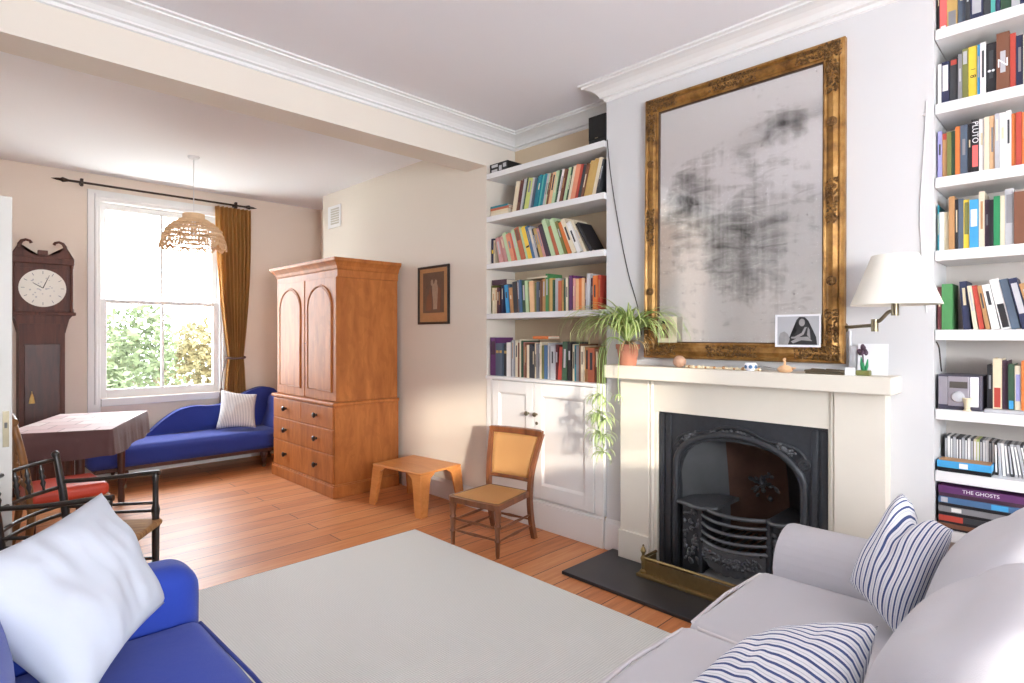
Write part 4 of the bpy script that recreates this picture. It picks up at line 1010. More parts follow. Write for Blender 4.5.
row(L2, 3.125, 3.165, LS[1], 'the highest book row of the left alcove', LG, 2.0, fit=2.277)
for k, (c, t, h) in enumerate((('cream', 24, 205), ('ivory', 22, 200), ('terracotta', 18, 205), ('teal', 16, 195))):
    book(3.13, 3.405, LS[1] + sum((0, 24.6, 47.2, 65.8)[k:k + 1]) / 1000, t / 1000, h / 1000, 0.15, 0, c, f'{c} book lying flat, {["bottom", "second", "third", "top"][k]} of the pile on the second alcove shelf', 'flat books in the left alcove', None, True)
L3 = 'navy:15:205::yellow:.42:.56 cream:10:190 gap:60 rose:26:205:-14 rose:20:215:-16 mint:24:240:-18 salmon:24:225:-18 pink:14:230:-18 mint:20:250:-18 terracotta:28:262:-18:brown:.6:.95 mint:12:270:-18 yellow:28:262:-18:black:.35:.4 blue:18:262:-18 silver:16:250:-18 charcoal:9:235:-18 ochre:16:235:-18 rose:14:232:-19 plum:18:255:-19 charcoal:12:250:-19 mint:22:290:-20 terracotta:18:232:-20 mint:24:285:-21 olive:14:262:-21 orange:20:250:-22 cream:22:270:-24 white:20:240:-25 cream:14:260:-27 black:16:240:-32'
row(L3, 3.125, 3.405, LS[2], 'the second book row of the left alcove', LG, 2.0, fit=2.277)
L4 = 'olive:12:225 cream:15:205 ivory:15:205 maroon:13:206 plum:13:200 red:9:195 navy:13:215 sky:21:220:-6 slate:10:226:-6 tan:18:196:-6 charcoal:26:240:-5 brown:10:235:-4 slate:10:248:-4 blue:11:248:-3 forest:24:245:-3 mint:16:240:-3 olive:10:230:-3 peach:26:232:-3 olive:11:218 slate:14:225 charcoal:10:222 brown:9:232 tan:18:242 gap:2 green:17:276 olive:12:238 ochre:18:240 forest:8:226 silver:21:236 terracotta:17:216 ochre:16:222 forest:9:230 cream:13:236 forest:8:230 purple:18:246 rose:10:225 peach:18:220 orange:16:222 peach:16:224 brown:8:210 silver:18:248:3 plum:12:215 orange:20:230 red:14:232'
row(L4, 3.125, 3.408, LS[3], 'the third book row of the left alcove', LG, 2.0, fit=2.277)
L5 = 'purple:38:300::plum:.55:.9 slate:24:255::ochre:.7:.78 slate:22:255::ochre:.7:.78 charcoal:24:252::ochre:.7:.78 white:30:262 grey:9:275 silver:9:280 grey:10:270 cream:16:282 brown:9:262 cream:13:288 forest:11:276 rose:11:265 brown:13:260 cream:16:246 charcoal:20:252 charcoal:12:238 ivory:10:262 grey:14:255 silver:12:250 cream:9:268 olive:12:244 blue:19:246 silver:8:262 grey:12:240 silver:22:240 maroon:15:250 red:22:235:4 forest:28:272:2 black:20:270 ivory:12:255 teal:10:250 grey:16:248 brown:12:258 cream:15:245 tan:22:240 terracotta:34:230 brown:20:225 olive:24:236'
row(L5, 3.12, 3.400, 1.08, 'the lowest book row of the left alcove', LG, 2.0, 0.19, fit=2.279)
# pieces laid on top of standing books
RG = 'books standing in the right alcove'
R1 = 'black:7:215 pink:25:215::white:.02:.1 ochre:36:218::grey:.0:.35 slate:27:225 charcoal:16:220 navy:42:220::silver:.15:.5 charcoal:24:222 turquoise:15:216 navy:15:214 forest:34:220 silver:26:220 navy:22:215 cream:20:210 red:18:214 slate:24:216 tan:22:220'
row(R1, 3.16, 0.503, RS[0], 'the topmost row of the right alcove', RG, 0.02)
R2 = 'white:13:185 navy:27:190::white:.32:.92 charcoal:30:196::red:.86:.97 grey:14:205 olive:19:222::silver:.7:.95 yellow:30:228 sky:9:226 white:19:228 black:33:218 brown:42:246 red:18:235 navy:22:220 cream:18:212 slate:24:226 maroon:20:214 tan:22:210'
yR2 = 0.503; row(R2, 3.16, yR2, RS[1], 'the second row of the right alcove', RG, 0.02)
R3 = 'lavender:15:212 tan:17:200::red:.86:.99 olive:15:200 forest:13:202 orange:15:216 slate:25:220 black:12:220 black:25:234 white:17:230 cream:17:232 peach:16:234 silver:14:236 white:19:238 white:17:242 orange:13:226 red:18:226 orange:20:224 cream:18:216 slate:22:222 forest:20:212 navy:20:216'
row(R3, 3.16, 0.503, RS[2], 'the third row of the right alcove', RG, 0.02)
R4 = 'teal:4:205 white:17:175 ivory:17:172 tan:20:236 black:11:222 slate:17:222 yellow:20:214::olive:.3:.95 sky:30:210::white:.45:.8 cream:19:242 plum:15:204 black:13:200 emerald:20:212 cream:14:212 silver:28:238::grey:.4:.9 brown:40:220 black:14:228 ochre:24:216 navy:22:212 red:16:206 cream:22:220'
row(R4, 3.16, 0.503, RS[3], 'the fourth row of the right alcove', RG, 0.02)
R5 = 'maroon:14:190 green:38:202 gap:36 navy:26:210:-4::.0:.0 cream:15:190:-7 red:17:190:-8 tan:14:188:-9 white:27:192:-10 white:31:214:-11:black:.03:.5 slate:28:212:-11 navy:27:214:-12:silver:.3:.9 tan:24:192:-13 brown:22:200:-13 forest:20:206:-13 cream:20:200:-13'.replace(':-4::.0:.0', ':-4')
row(R5, 3.16, 0.503, RS[4], 'the right alcove row above the radio', RG, 0.02)
mgz = MB().box(3.14, 3.33, -0.02, 0.338, RS[5] + .0005, RS[5] + 0.014, 0.002).build('magazine', bookmat('silver')); tag(mgz, 'grey magazine lying flat under the books right of the radio', 'magazine')
R6 = 'black:18:185 ivory:29:212::red:.03:.42 plum:19:204 forest:19:190::sky:.02:.2 cream:20:184::lavender:.2:.8 orange:20:204 brown:20:196 maroon:22:205 slate:18:190 tan:20:200'
row(R6, 3.165, 0.332, RS[5] + 0.0145, 'the magazine right of the radio', RG, 0.0)
# spine lettering that can be read
def letter(txt, par, size, loc, rot, matn, name='lettering'):
    cu_ = bpy.data.curves.new(name, 'FONT'); cu_.body = txt; cu_.size = size; cu_.align_x = 'CENTER'; cu_.align_y = 'CENTER'; cu_.extrude = 0.0003
    o = bpy.data.objects.new(name, cu_); COL.objects.link(o); dg = bpy.context.evaluated_depsgraph_get(); me = bpy.data.meshes.new_from_object(o.evaluated_get(dg))
    bpy.data.objects.remove(o); m = bpy.data.objects.new(name, me); COL.objects.link(m); me.materials.clear(); me.materials.append(matn if not isinstance(matn, str) else M[matn])
    m.location = loc; m.rotation_euler = rot; m.parent = par; WM[m.name] = WM[par.name]; return m
def find(lbl): return next(o for o in COL.objects if o.get('label', '').startswith(lbl))
SPR = (PI / 2, PI / 2, -PI / 2)                        # reads downward along a spine that faces -X
b_ = find('black book, eighth from the left on the third'); letter('PLUTO', b_, 0.030, (-0.0035, -0.0125, 0.178), SPR, 'card_white')
rdb = MB().box(-0.0034, -0.002, -0.022, -0.003, 0.03, 0.122).build('spine_label', bookmat('pink'), b_)
b_ = find('thick brown book, tenth from the left on the second'); letter('N', b_, 0.05, (-0.0035, -0.021, 0.118), (PI / 2, 0, -PI / 2), 'card_white')
b_ = find('thick black book, ninth from the left on the second' if any(o.get('label', '').startswith('thick black book, ninth from the left on the second') for o in COL.objects) else 'black book, ninth from the left on the second')
for yy in (-0.010, -0.023): MB().ball((-0.0028, yy, 0.10), (0.0012, 0.0055, 0.0055), 10).build('spine_dot', 'card_white', b_, 0)
b_ = find('yellow book, sixth from the left on the second'); letter('1', b_, 0.022, (-0.0035, -0.015, 0.128), (PI / 2, PI / 2, -PI / 2), 'black'); letter('8', b_, 0.028, (-0.0035, -0.015, 0.098), (PI / 2, PI / 2, -PI / 2), 'black')

# CDs behind the blue box, boxes and games, radio, speaker
cc = ['charcoal', 'white', 'charcoal', 'silver', 'black', 'charcoal', 'silver', 'charcoal', 'white', 'charcoal', 'ivory', 'lime', 'charcoal', 'silver', 'white', 'charcoal', 'silver', 'black', 'silver', 'white', 'grey', 'charcoal', 'silver', 'grey', 'silver', 'charcoal', 'silver', 'maroon', 'maroon', 'silver', 'maroon', 'charcoal', 'grey', 'black']
proto_cd = None; y = 0.492
for k, c in enumerate(cc):
    ln = 0.0 if k < 17 else -min(0.22, 0.02 * (k - 16)); 
    if k >= 17: y -= 0.0024
    o = thing('compact_disc_case', f'{c} compact disc case, {ordn(k)} from the left on the shelf under the radio', 'disc case', (3.262 - 0.0016 * min(k, 17) - (0.03 if k > 16 else 0), y, RS[6] + .0004), 0, 'compact disc cases under the radio')
    o.rotation_euler = (ln, 0, 0)
    MB().box(0, 0.12, -0.0098, 0, 0, 0.137).build('case', bookmat(c), o)
    MB().box(-0.0008, 0, -0.0078, -0.002, 0.012, 0.128).build('spine_paper', bookmat('white' if k % 3 else 'silver'), o)
    y -= 0.0106
bx = thing('board_game_box', 'bright blue flat box with a white label in front of the disc cases', 'box', (3.135, 0.50, RS[6]))
MB().box(0.0, 0.092, -0.185, -0.002, 0.0005, 0.022, 0.001).build('tray', 'black', bx); MB().box(-0.002, 0.094, -0.187, 0, 0.018, 0.048, 0.001).build('lid', bookmat('sky'), bx)
MB().box(-0.003, -0.0018, -0.108, -0.078, 0.021, 0.042).build('label', 'card_white', bx); MB().box(0.002, 0.09, -0.182, -0.004, 0.0478, 0.0486).build('lid_picture', bookmat('tan'), bx)
gz = RS[7]; gg = [('brown', 22, 0.33, 'lowest', 'brown'), ('charcoal', 28, 0.335, 'second lowest', 'red'), ('grey', 30, 0.33, 'middle', 'black'), ('blue', 32, 0.33, 'second highest', 'teal'), ('purple', 38, 0.335, 'topmost', 'plum')]
MAT5 = []
for k, (c, t, L, nm, c2) in enumerate(gg):
    t *= 1.28 / 1000; o = thing('board_game_box', f'{c} board game box, {nm} of the stack on the lowest shelf', 'box', (3.15, 0.496, gz + .0005), 0, 'board games on the lowest shelf')
    MB().box(0, 0.24, -L, 0, 0, t * .55, 0.001).build('tray', bookmat('black' if k != 4 else 'plum'), o); MB().box(-0.002, 0.242, -L - .002, 0.002, t * .35, t - .0006, 0.001).build('lid', bookmat(c), o)
    if k == 4: letter('THE GHOSTS', o, 0.021, (-0.0026, -0.145, t * .66), (PI / 2, 0, -PI / 2), 'card_white')
    elif k == 1: MB().box(-0.0032, -0.0018, -0.085, 0, t * .3, t * .97).build('end_label', bookmat('red'), o)
    elif k == 3: MB().box(-0.0032, -0.0018, -0.235, -0.18, t * .42, t * .92).build('end_label', bookmat('sky'), o); MB().box(-0.0032, -0.0018, -0.032, -0.008, t * .42, t * .94).build('end_label', bookmat('silver'), o)
    elif k == 2: MB().box(-0.0032, -0.0018, -0.08, -0.045, t * .45, t * .9).build('end_label', bookmat('white'), o)
    gz += t + .0003
ra = thing('radio', 'silver and dark grey table radio on the sixth right alcove shelf', 'radio', (3.145, 0.500, RS[5]))
M['radio_grey'] = plain('radio_silver', rgb(168, 162, 170), 0.35, 0.4, var=0.04); M['radio_dark'] = plain('radio_dark', rgb(70, 66, 80), 0.45, var=0.05); M['display'] = plain('radio_display', rgb(86, 82, 76), 0.25)
MB().box(0, 0.17, -0.155, 0, 0.0005, 0.152, 0.006).build('case', 'radio_dark', ra)
MB().box(-0.006, 0.002, -0.036, -0.004, 0.022, 0.144, 0.002).build('speaker_panel', 'radio_grey', ra)
f_ = MB().box(-0.008, 0.002, -0.112, -0.038, 0.018, 0.146, 0.002).build('front_panel', 'radio_grey', ra); MB().box(-0.0095, -0.0075, -0.106, -0.044, 0.096, 0.124).build('display', 'display', f_)
MB().lathe([(0, 0), (0.024, 0), (0.024, 0.004), (0.02, 0.010), (0, 0.012)], (-0.008, -0.074, 0.058), 24, Matrix.Rotation(-PI / 2, 4, 'Y')).build('dial', bookmat('silver'), f_, 40)
MB().box(-0.007, 0.002, -0.143, -0.114, 0.018, 0.146, 0.002).build('side_panel', 'card_white', ra)
st_ = thing('shell_ornament', 'small cream shell dish perched in front of the radio', 'ornament', (3.128, 0.37, RS[5])); 
MB().lathe([(0, 0), (0.010, 0), (0.012, 0.03), (0.02, 0.055), (0.017, 0.057), (0.008, 0.032), (0, 0.03)], n=14).build('bowl', bookmat('ivory'), st_, 40); MB().lathe([(0, 0), (0.016, 0), (0.012, 0.006), (0, 0.007)], n=14).build('foot', bookmat('ivory'), st_, 40)
st_.location = (3.1375, 0.395, RS[5]); WM[st_.name] = Matrix.Translation(st_.location)
wr_ = MB().tube(spline([(3.14, 0.5035, 1.37), (3.17, 0.498, 1.34), (3.20, 0.497, 1.27), (3.22, 0.497, 1.236)], 6), 0.003, 6).build('radio_wire', 'cable', None, 60); tag(wr_, 'dark wire dropping down behind the radio in the right alcove', 'wire')
sp = thing('speaker', 'small black loudspeaker at the right end of the topmost left alcove shelf', 'speaker', (3.20, 2.348, LS[0]))
MB().box(-0.08, 0.10, -0.07, 0.07, 0.0005, 0.19, 0.004).build('cabinet', 'black', sp); g_ = MB().box(-0.086, -0.079, -0.066, 0.066, 0.03, 0.186, 0.002).build('grille', 'soot', sp); MB().box(-0.0875, -0.085, -0.012, 0.012, 0.034, 0.040).build('badge', 'bronze', g_)
tb_ = thing('storage_box', 'black and cream patterned box on the left end of the topmost alcove shelf', 'box', (3.12, 3.40, LS[0]))
MB().box(0, 0.22, -0.20, 0, 0.0005, 0.055, 0.002).build('base', 'black', tb_); l_ = MB().box(-0.002, 0.222, -0.202, 0.002, 0.05, 0.075, 0.002).build('lid', 'black', tb_)
for y0, y1, z0, z1 in ((-0.09, -0.02, .045, .066), (-0.085, -0.02, .008, .028), (-0.185, -0.15, .03, .06), (-0.135, -0.105, .012, .05)): MB().box(-0.0032, -0.0015, y0, y1, z0, z1).build('pattern_panel', bookmat('silver'), l_)
# flat things laid across the tops of standing books
fb_ = [(3.14, 3.398, LS[3] + .227, .040, .165, 'plum', 'plum book lying across the standing books at the left of the third row'),]
fb_.append((3.14, 3.01, LS[3] + .2495, .012, .20, 'cream', 'slim cream book lying across the standing books of the third row'))
fb_.append((3.15, 2.96, 1.08 + .2892, .022, .15, 'orange', 'small orange book lying across the standing books of the lowest alcove row'))
for x, y, z, t, h, c, lb in fb_: book(x, y, z, t, h, .13, 0, c, lb, 'flat books in the left alcove', None, True)

# ================================================================== FURNITURE
# linen press (wardrobe over drawers)
wd = thing('linen_press', 'tall honey-brown wooden linen press with arched doors above drawers', 'wardrobe', (2.76, 5.22, 0))
X0, X1, Y0, Y1 = 2.40, 3.055, 4.585, 5.86
MB().box(X0 + .012, X1, Y0 + .01, Y1 - .01, 0.10, 0.785).build('chest_carcass', 'press_wood', wd, world=True)
MB().box(X0 - .008, X1, Y0 - .006, Y1 + .006, 0.0, 0.10, 0.006).build('plinth', 'press_wood', wd, world=True)
MB().box(X0 - .004, X1, Y0 - .003, Y1 + .003, 0.10, 0.114, 0.005).build('base_moulding', 'press_wood', wd, world=True)
MB().box(X0 - .012, X1, Y0 - .010, Y1 + .010, 0.785, 0.818, 0.010, 3).build('waist_moulding', 'press_wood', wd, world=True)
UX, UY0, UY1 = X0 + 0.035, Y0 + .028, Y1 - .028
MB().box(UX + .018, X1, UY0, UY1, 0.818, 1.925).build('cupboard_carcass', 'press_wood', wd, world=True)
m = MB(); prof = [(0, 1.90), (-.010, 1.905), (-.012, 1.965), (-.022, 1.975), (-.03, 2.0), (-.05, 2.025), (-.066, 2.04), (-.070, 2.065), (0, 2.065)]
def cornice3(prof, x0, x1, y0, y1):                       # runs round front and both sides
    m = MB(); L = []
    for d, z in prof: L.append([m.bm.verts.new(p) for p in ((x1, y0 + d, z), (x0 + d, y0 + d, z), (x0 + d, y1 - d, z), (x1, y1 - d, z))])
    for A, B in zip(L, L[1:]):
        for k in range(3): m.bm.faces.new((A[k], A[k + 1], B[k + 1], B[k]))
    m.bm.faces.new(L[-1]); m.bm.faces.new(L[0]); 
    for i in (0, 3): m.bm.faces.new([l[i] for l in L]) if len(L) > 2 else None
    f = [[l[0] for l in L], [l[3] for l in L]]
    m.bm.faces.new((L[0][0], L[-1][0], L[-1][3], L[0][3]))
    return m
cornice3(prof, UX + .018, X1, UY0, UY1).build('cornice', 'press_wood', wd, world=True)
ym = (UY0 + UY1) / 2
for y0, y1, s in ((UY0 + .002, ym - .002, -1), (ym + .002, UY1 - .002, 1)):
    d = MB().box(UX, UX + .020, y0, y1, 0.824, 1.905, 0.003).build('door', 'press_wood', wd, world=True)
    a0, a1 = y0 + .075, y1 - .075; cy, r = (a0 + a1) / 2, (a1 - a0) / 2
    path = [(a0, .905)] + [(cy - r * math.cos(t), 1.655 + r * .82 * math.sin(t)) for t in [PI * k / 24 for k in range(25)]] + [(a1, .905)]
    MB().tube([(UX - .001, y, z) for y, z in path], 0.011, 8, closed=True).build('arch_moulding', 'press_wood', d, 60, world=True)
    q = [(cy + (y - cy) * .93, 1.28 + (z - 1.28) * .965) for y, z in path]
    MB().prism(q, 'x', UX - .006, UX + .004).build('panel', 'press_wood', d, world=True)
MB().box(UX - .006, UX + .002, ym - .011, ym + .011, 0.824, 1.905, 0.003).build('closing_bead', 'press_wood', wd, world=True)
MB().lathe([(0, 0), (.006, 0), (.006, .004), (0, .005)], (UX - .005, ym - .03, 1.32), 10, Matrix.Rotation(-PI / 2, 4, 'Y')).build('keyhole', 'black', wd, 40, world=True)
def drawer(y0, y1, z0, z1, ks):
    d = MB().box(X0, X0 + .016, y0 + .003, y1 - .003, z0 + .003, z1 - .003, .004).build('drawer', 'press_wood', wd, world=True)
    for ky in ks:
        MB().lathe([(0, 0), (.012, 0), (.010, .012), (.023, .024), (.025, .034), (.013, .043), (0, .044)], (X0, ky, (z0 + z1) / 2 + .005), 14, Matrix.Rotation(-PI / 2, 4, 'Y')).build('knob', 'black_wood', d, 40, world=True)
c = (Y0 + Y1) / 2
drawer(Y0 + .02, c, .585, .78, [(Y0 + c) / 2]); drawer(c, Y1 - .02, .585, .78, [(Y1 + c) / 2])
drawer(Y0 + .02, Y1 - .02, .365, .585, [Y0 + .32, Y1 - .32]); drawer(Y0 + .02, Y1 - .02, .118, .365, [Y0 + .32, Y1 - .32])

# framed print
pc = thing('framed_picture', 'small dark-framed sepia engraving on the wall right of the linen press', 'picture', (3.10, 4.105, 1.495))
ring(-.222, .222, 0, .512, [(0, 0), (0, -.018), (.008, -.022), (.020, -.016), (.022, 0)]).build('frame', 'black_wood', pc)
MB().box(-.008, -.002, -.205, .205, .018, .495).build('mount', bookmat('tan'), pc)
pr = MB().box(-.010, -.007, -.150, .150, .10, .455).build('engraving', plain('engraving_paper', rgb(100, 80, 68), .6, var=.35, scale=18), pc)
def flat(pts, matn, x, nm): MB().prism(pts, 'x', x, x + .0006).build(nm, matn, pr)
flat([(.00, .13), (.0, .20), (.012, .26), (.006, .30), (.016, .335), (.034, .345), (.036, .375), (.020, .395), (.004, .385), (.0, .355), (-.012, .345), (-.02, .375), (-.038, .392), (-.055, .38), (-.056, .35), (-.068, .325), (-.075, .27), (-.06, .22), (-.07, .13)], plain('engraving_light', rgb(168, 146, 126), .6, var=.3, scale=40), -.0112, 'figure_group')
flat([(.02, .14), (.02, .25), (.04, .32), (.055, .30), (.06, .22), (.07, .14)], bookmat('brown'), -.0114, 'shadowed_robe')
flat([(-.10, .12), (-.11, .30), (-.07, .33), (-.062, .20), (-.055, .12)], bookmat('brown'), -.0113, 'drapery'); flat([(.03, .12), (.05, .27), (.09, .25), (.11, .12)], bookmat('brown'), -.0113, 'drapery')
MB().box(-.014, -.0125, -.205, .205, .018, .495).build('glazing', 'glass', pc)

# plywood stool
so = thing('plywood_stool', 'low honey-coloured bent plywood stool beside the linen press', 'stool', (2.815, 3.965, 0), math.radians(6))
m = MB(); m.soft(-.225, .225, -.295, .295, .318, .336, .008, mid=10); m.build('seat', 'ply', so, 50)
for sx in (-1, 1):
    for sy in (-1, 1):
        m = MB(); pts = []
        # each leg bends out of the top and tapers to the floor, splayed outwards
        sec = [(.326, .285, .17), (.306, .292, .145), (.285, .294, .112), (.24, .298, .10), (.12, .308, .086), (0.0, .318, .072)]
        L = []
        for z, y, w in sec:
            xo = .222 + (.326 - z) * .06
            L.append([m.bm.verts.new((sx * xx, sy * yy, z)) for xx, yy in ((xo, y), (xo - w, y), (xo - w, y - .017), (xo - .017, y - .017), (xo - .017, y - w * .9), (xo, y - w * .9))])
        for A, B in zip(L, L[1:]):
            for k in range(6): m.bm.faces.new((A[k], A[(k + 1) % 6], B[(k + 1) % 6], B[k]))
        for R__ in (L[0], L[-1]): bmesh.ops.triangulate(m.bm, faces=[m.bm.faces.new(R__)])
        m.build('leg', 'ply', so)

# cane nursing chair
ch = thing('cane_chair', 'low walnut nursing chair with cane seat and cane back in front of the cupboard', 'chair', (2.652, 2.862, 0), math.radians(190))
def turned(m, x, y, z0, z1, r):
    h = z1 - z0; m.lathe([(0, z0), (r * .55, z0), (r * .7, z0 + h * .06), (r * .8, z0 + h * .30), (r * 1.15, z0 + h * .34), (r * .8, z0 + h * .38), (r * .95, z0 + h * .60), (r * 1.2, z0 + h * .64), (r * .85, z0 + h * .68), (r * 1.1, z0 + h * .84), (r * 1.25, z0 + h * .88), (r, z1), (0, z1)], (x, y, 0), 14); return m
for s in (-1, 1): turned(MB(), .195, .185 * s, 0, .315, .019).build('leg', 'chair_wood', ch, 40)
for s in (-1, 1):
    p = spline([(-.245, .172 * s, 0), (-.205, .172 * s, .14), (-.185, .174 * s, .30), (-.195, .182 * s, .45), (-.235, .200 * s, .60), (-.275, .215 * s, .715)], 6)
    m = MB(); L = []
    for i, q in enumerate(p):
        w = .015; tt = i / (len(p) - 1); d = .019 - .005 * tt
        L.append([m.bm.verts.new(q + Vector((a * d, b * w, 0))) for a, b in ((1, 1), (-1, 1), (-1, -1), (1, -1))])
    for A, B in zip(L, L[1:]):
        for k in range(4): m.bm.faces.new((A[k], A[(k + 1) % 4], B[(k + 1) % 4], B[k]))
    m.bm.faces.new(L[0]); m.bm.faces.new(L[-1]); m.build('rear_leg', 'chair_wood', ch, 60)
m = MB(); sp_ = [(.225, -.205), (.232, .0), (.225, .205), (-.185, .175), (-.20, 0), (-.185, -.175)]
outer = [(.225, -.185), (.21, -.21), (-.195, -.178), (-.195, .178), (.21, .21), (.225, .185), (.232, 0)]
inn = [(q[0] * .82, q[1] * .82) for q in outer]
A = [m.bm.verts.new((x, y, .302)) for x, y in outer]; B = [m.bm.verts.new((x, y, .337)) for x, y in outer]; C_ = [m.bm.verts.new((x, y, .337)) for x, y in inn]; D = [m.bm.verts.new((x, y, .302)) for x, y in inn]
for P, Q in ((A, B), (B, C_), (C_, D), (D, A)):
    for k in range(7): m.bm.faces.new((P[k], P[(k + 1) % 7], Q[(k + 1) % 7], Q[k]))
m.build('seat_frame', 'chair_wood', ch)
m = MB(); cv = m.bm.verts.new((0, 0, .331)); rg = [m.bm.verts.new((x * 1.08, y * 1.08, .339)) for x, y in inn]; rb2 = [m.bm.verts.new((x * .5, y * .5, .333)) for x, y in inn]
for k in range(7): m.bm.faces.new((rg[k], rg[(k + 1) % 7], rb2[(k + 1) % 7], rb2[k])); m.bm.faces.new((rb2[k], rb2[(k + 1) % 7], cv))
bmesh.ops.solidify(m.bm, geom=m.bm.faces[:], thickness=.004); m.build('cane_seat', 'cane', ch)
def backpt(y, z): 
    t = (z - .40) / .315; return (-.190 - .085 * t ** 1.3 - .02 * (1 - (y / .2) ** 2), y, z)
m = MB(); tp = [backpt(y, .715) for y in [-.225 + .45 * k / 14 for k in range(15)]]
L = [[m.bm.verts.new((x + dx, y, z + dz)) for dx, dz in ((.016, -.018), (.016, .022), (-.012, .026), (-.014, -.014))] for x, y, z in tp]
for A, B in zip(L, L[1:]):
    for k in range(4): m.bm.faces.new((A[k], A[(k + 1) % 4], B[(k + 1) % 4], B[k]))
m.bm.faces.new(L[0]); m.bm.faces.new(L[-1]); m.build('crest_rail', 'chair_wood', ch, 60)
MB().tube([backpt(y, .405) for y in [-.178 + .356 * k / 10 for k in range(11)]], .014, 8).build('lower_rail', 'chair_wood', ch, 60)
m = MB(); g = {}
for i in range(13):
    for j in range(11):
        z = .415 + .285 * j / 10; hw = .155 + .038 * (z - .415) / .285; y = -hw + 2 * hw * i / 12; p = backpt(y, z); g[i, j] = m.bm.verts.new((p[0] + .004, p[1], p[2]))
for i in range(12):
    for j in range(10): m.bm.faces.new((g[i, j], g[i + 1, j], g[i + 1, j + 1], g[i, j + 1]))
bmesh.ops.solidify(m.bm, geom=m.bm.faces[:], thickness=.004); m.build('cane_back', 'cane', ch, 0)
def str_(p, q, r=.009): 
    a, b = Vector(p), Vector(q); return MB().tube([a, a.lerp(b, .3), a.lerp(b, .5), a.lerp(b, .7), b], [r * .7, r * .9, r * 1.25, r * .9, r * .7], 10)
for z in (.11, .185): str_((.195, -.175, z), (.195, .175, z)).build('stretcher', 'chair_wood', ch, 60)
for s in (-1, 1):
    for z in (.10, .175): str_((.19, .183 * s, z), (-.205, .172 * s, z)).build('stretcher', 'chair_wood', ch, 60)
str_((-.20, -.165, .14), (-.20, .165, .14)).build('stretcher', 'chair_wood', ch, 60)

# rug
rg_ = MB().soft(.855, 2.424, -.9, 3.435, 0.0003, .014, .006, mid=40, wr=0.0).build('rug', 'rug', None, 0); tag(rg_, 'large pale cream ribbed rug covering the floorboards', 'rug')

# ------------------------------------------------------------------ blue chaise longue
cz = thing('chaise_longue', 'dark blue chaise longue under the window', 'chaise longue', (1.84, 6.52, 0))
CY0, CY1 = 6.19, 6.74
MB().soft(.93, 2.74, CY0, CY1, .19, .385, .06, (.01, .01, .02), .003, mid=14).build('seat', 'indigo', cz, 0, world=True)
bp = spline([(1.36, .30, 0), (1.50, .43, 0), (1.63, .545, 0), (1.76, .625, 0), (1.90, .655, 0), (2.06, .645, 0), (2.18, .655, 0), (2.34, .72, 0), (2.50, .79, 0), (2.63, .815, 0), (2.76, .775, 0), (2.80, .68, 0)], 5)
poly = [(p.x, p.y) for p in bp] + [(2.80, .22), (1.36, .22)]
MB().prism(poly, 'y', 6.645, 6.74, .02).build('back', 'indigo', cz, 40, world=True)
hd = [(2.56, .30), (2.60, .42), (2.64, .54), (2.655, .62), (2.665, .70), (2.71, .75), (2.77, .745), (2.805, .70), (2.81, .62), (2.80, .25)]
MB().prism(hd, 'y', CY0 + .01, 6.655, .02).build('head_roll', 'indigo', cz, 40, world=True)
MB().box(.98, 2.74, CY0 + .02, CY1 - .01, .165, .20, .005).build('rail', 'satin_mahogany', cz, world=True)
for x, y in ((1.20, 6.23), (2.46, 6.23), (1.20, 6.69), (2.70, 6.69)):
    l = MB().lathe([(0, .0), (.012, .035), (.016, .06), (.026, .085), (.020, .10), (.036, .125), (.040, .15), (.032, .168), (0, .168)], (x, y, .0), 14).build('leg', 'satin_mahogany', cz, 40, world=True)
    MB().lathe([(0, -.01), (.02, -.01), (.024, 0), (.02, .01), (0, .01)], (x, y, .024), 14, Matrix.Rotation(PI / 2, 4, 'X')).build('castor', 'bronze', l, 40, world=True)
cpw = MB().pillow((2.055, 6.46, .42), (2.39, 6.27, .42), (2.47, 6.45, .755), (2.155, 6.60, .815), .14, pinch=.09).build('cushion', 'fine_stripe', None, 0); tag(cpw, 'small fine-striped cushion leaning on the head of the chaise longue', 'cushion')

# longcase clock
ck = thing('longcase_clock', 'dark mahogany longcase clock with swan-neck top left of the window', 'clock', (.66, 6.70, 0))
MB().box(-.225, .225, -.13, .16, 0, .42, .006).build('plinth', 'clock_wood', ck); MB().box(-.235, .235, -.14, .16, .40, .44, .008).build('base_moulding', 'clock_wood', ck)
MB().box(-.16, .16, -.10, .16, .42, 1.50).build('trunk', 'clock_wood', ck)
td = MB().box(-.125, .125, -.112, -.10, .50, 1.32, .004).build('trunk_door', 'satin_mahogany', ck)
MB().tube([(-.075, -.12, .905), (-.075, -.122, .88)], .003, 6).lathe([(0, .80), (.022, .80), (.015, .85), (.008, .875), (.004, .885), (0, .885)], (-.075, -.125, 0), 12).build('tassel', bookmat('ochre'), td, 40)
MB().prism([(-.16, 1.50), (-.16, 1.42), (-.19, 1.55), (-.215, 1.58), (.215, 1.58), (.19, 1.55), (.16, 1.42), (.16, 1.50)], 'y', -.125, .16).build('throat_moulding', 'clock_wood', ck)
hd_ = MB().box(-.205, .205, -.12, .16, 1.60, 2.04).build('hood', 'clock_wood', ck)
MB().box(-.235, .235, -.15, .16, 1.575, 1.605, .006).build('hood_base', 'clock_wood', ck); MB().box(-.225, .225, -.145, .16, 2.03, 2.085, .008).build('hood_cornice', 'clock_wood', ck)
for s in (-1, 1): MB().lathe([(0, 1.605), (.017, 1.605), (.017, 1.63), (.011, 1.64), (.011, 2.0), (.017, 2.01), (.017, 2.03), (0, 2.03)], (.205 * s, -.135, 0), 14).build('column', 'clock_wood', ck, 40)
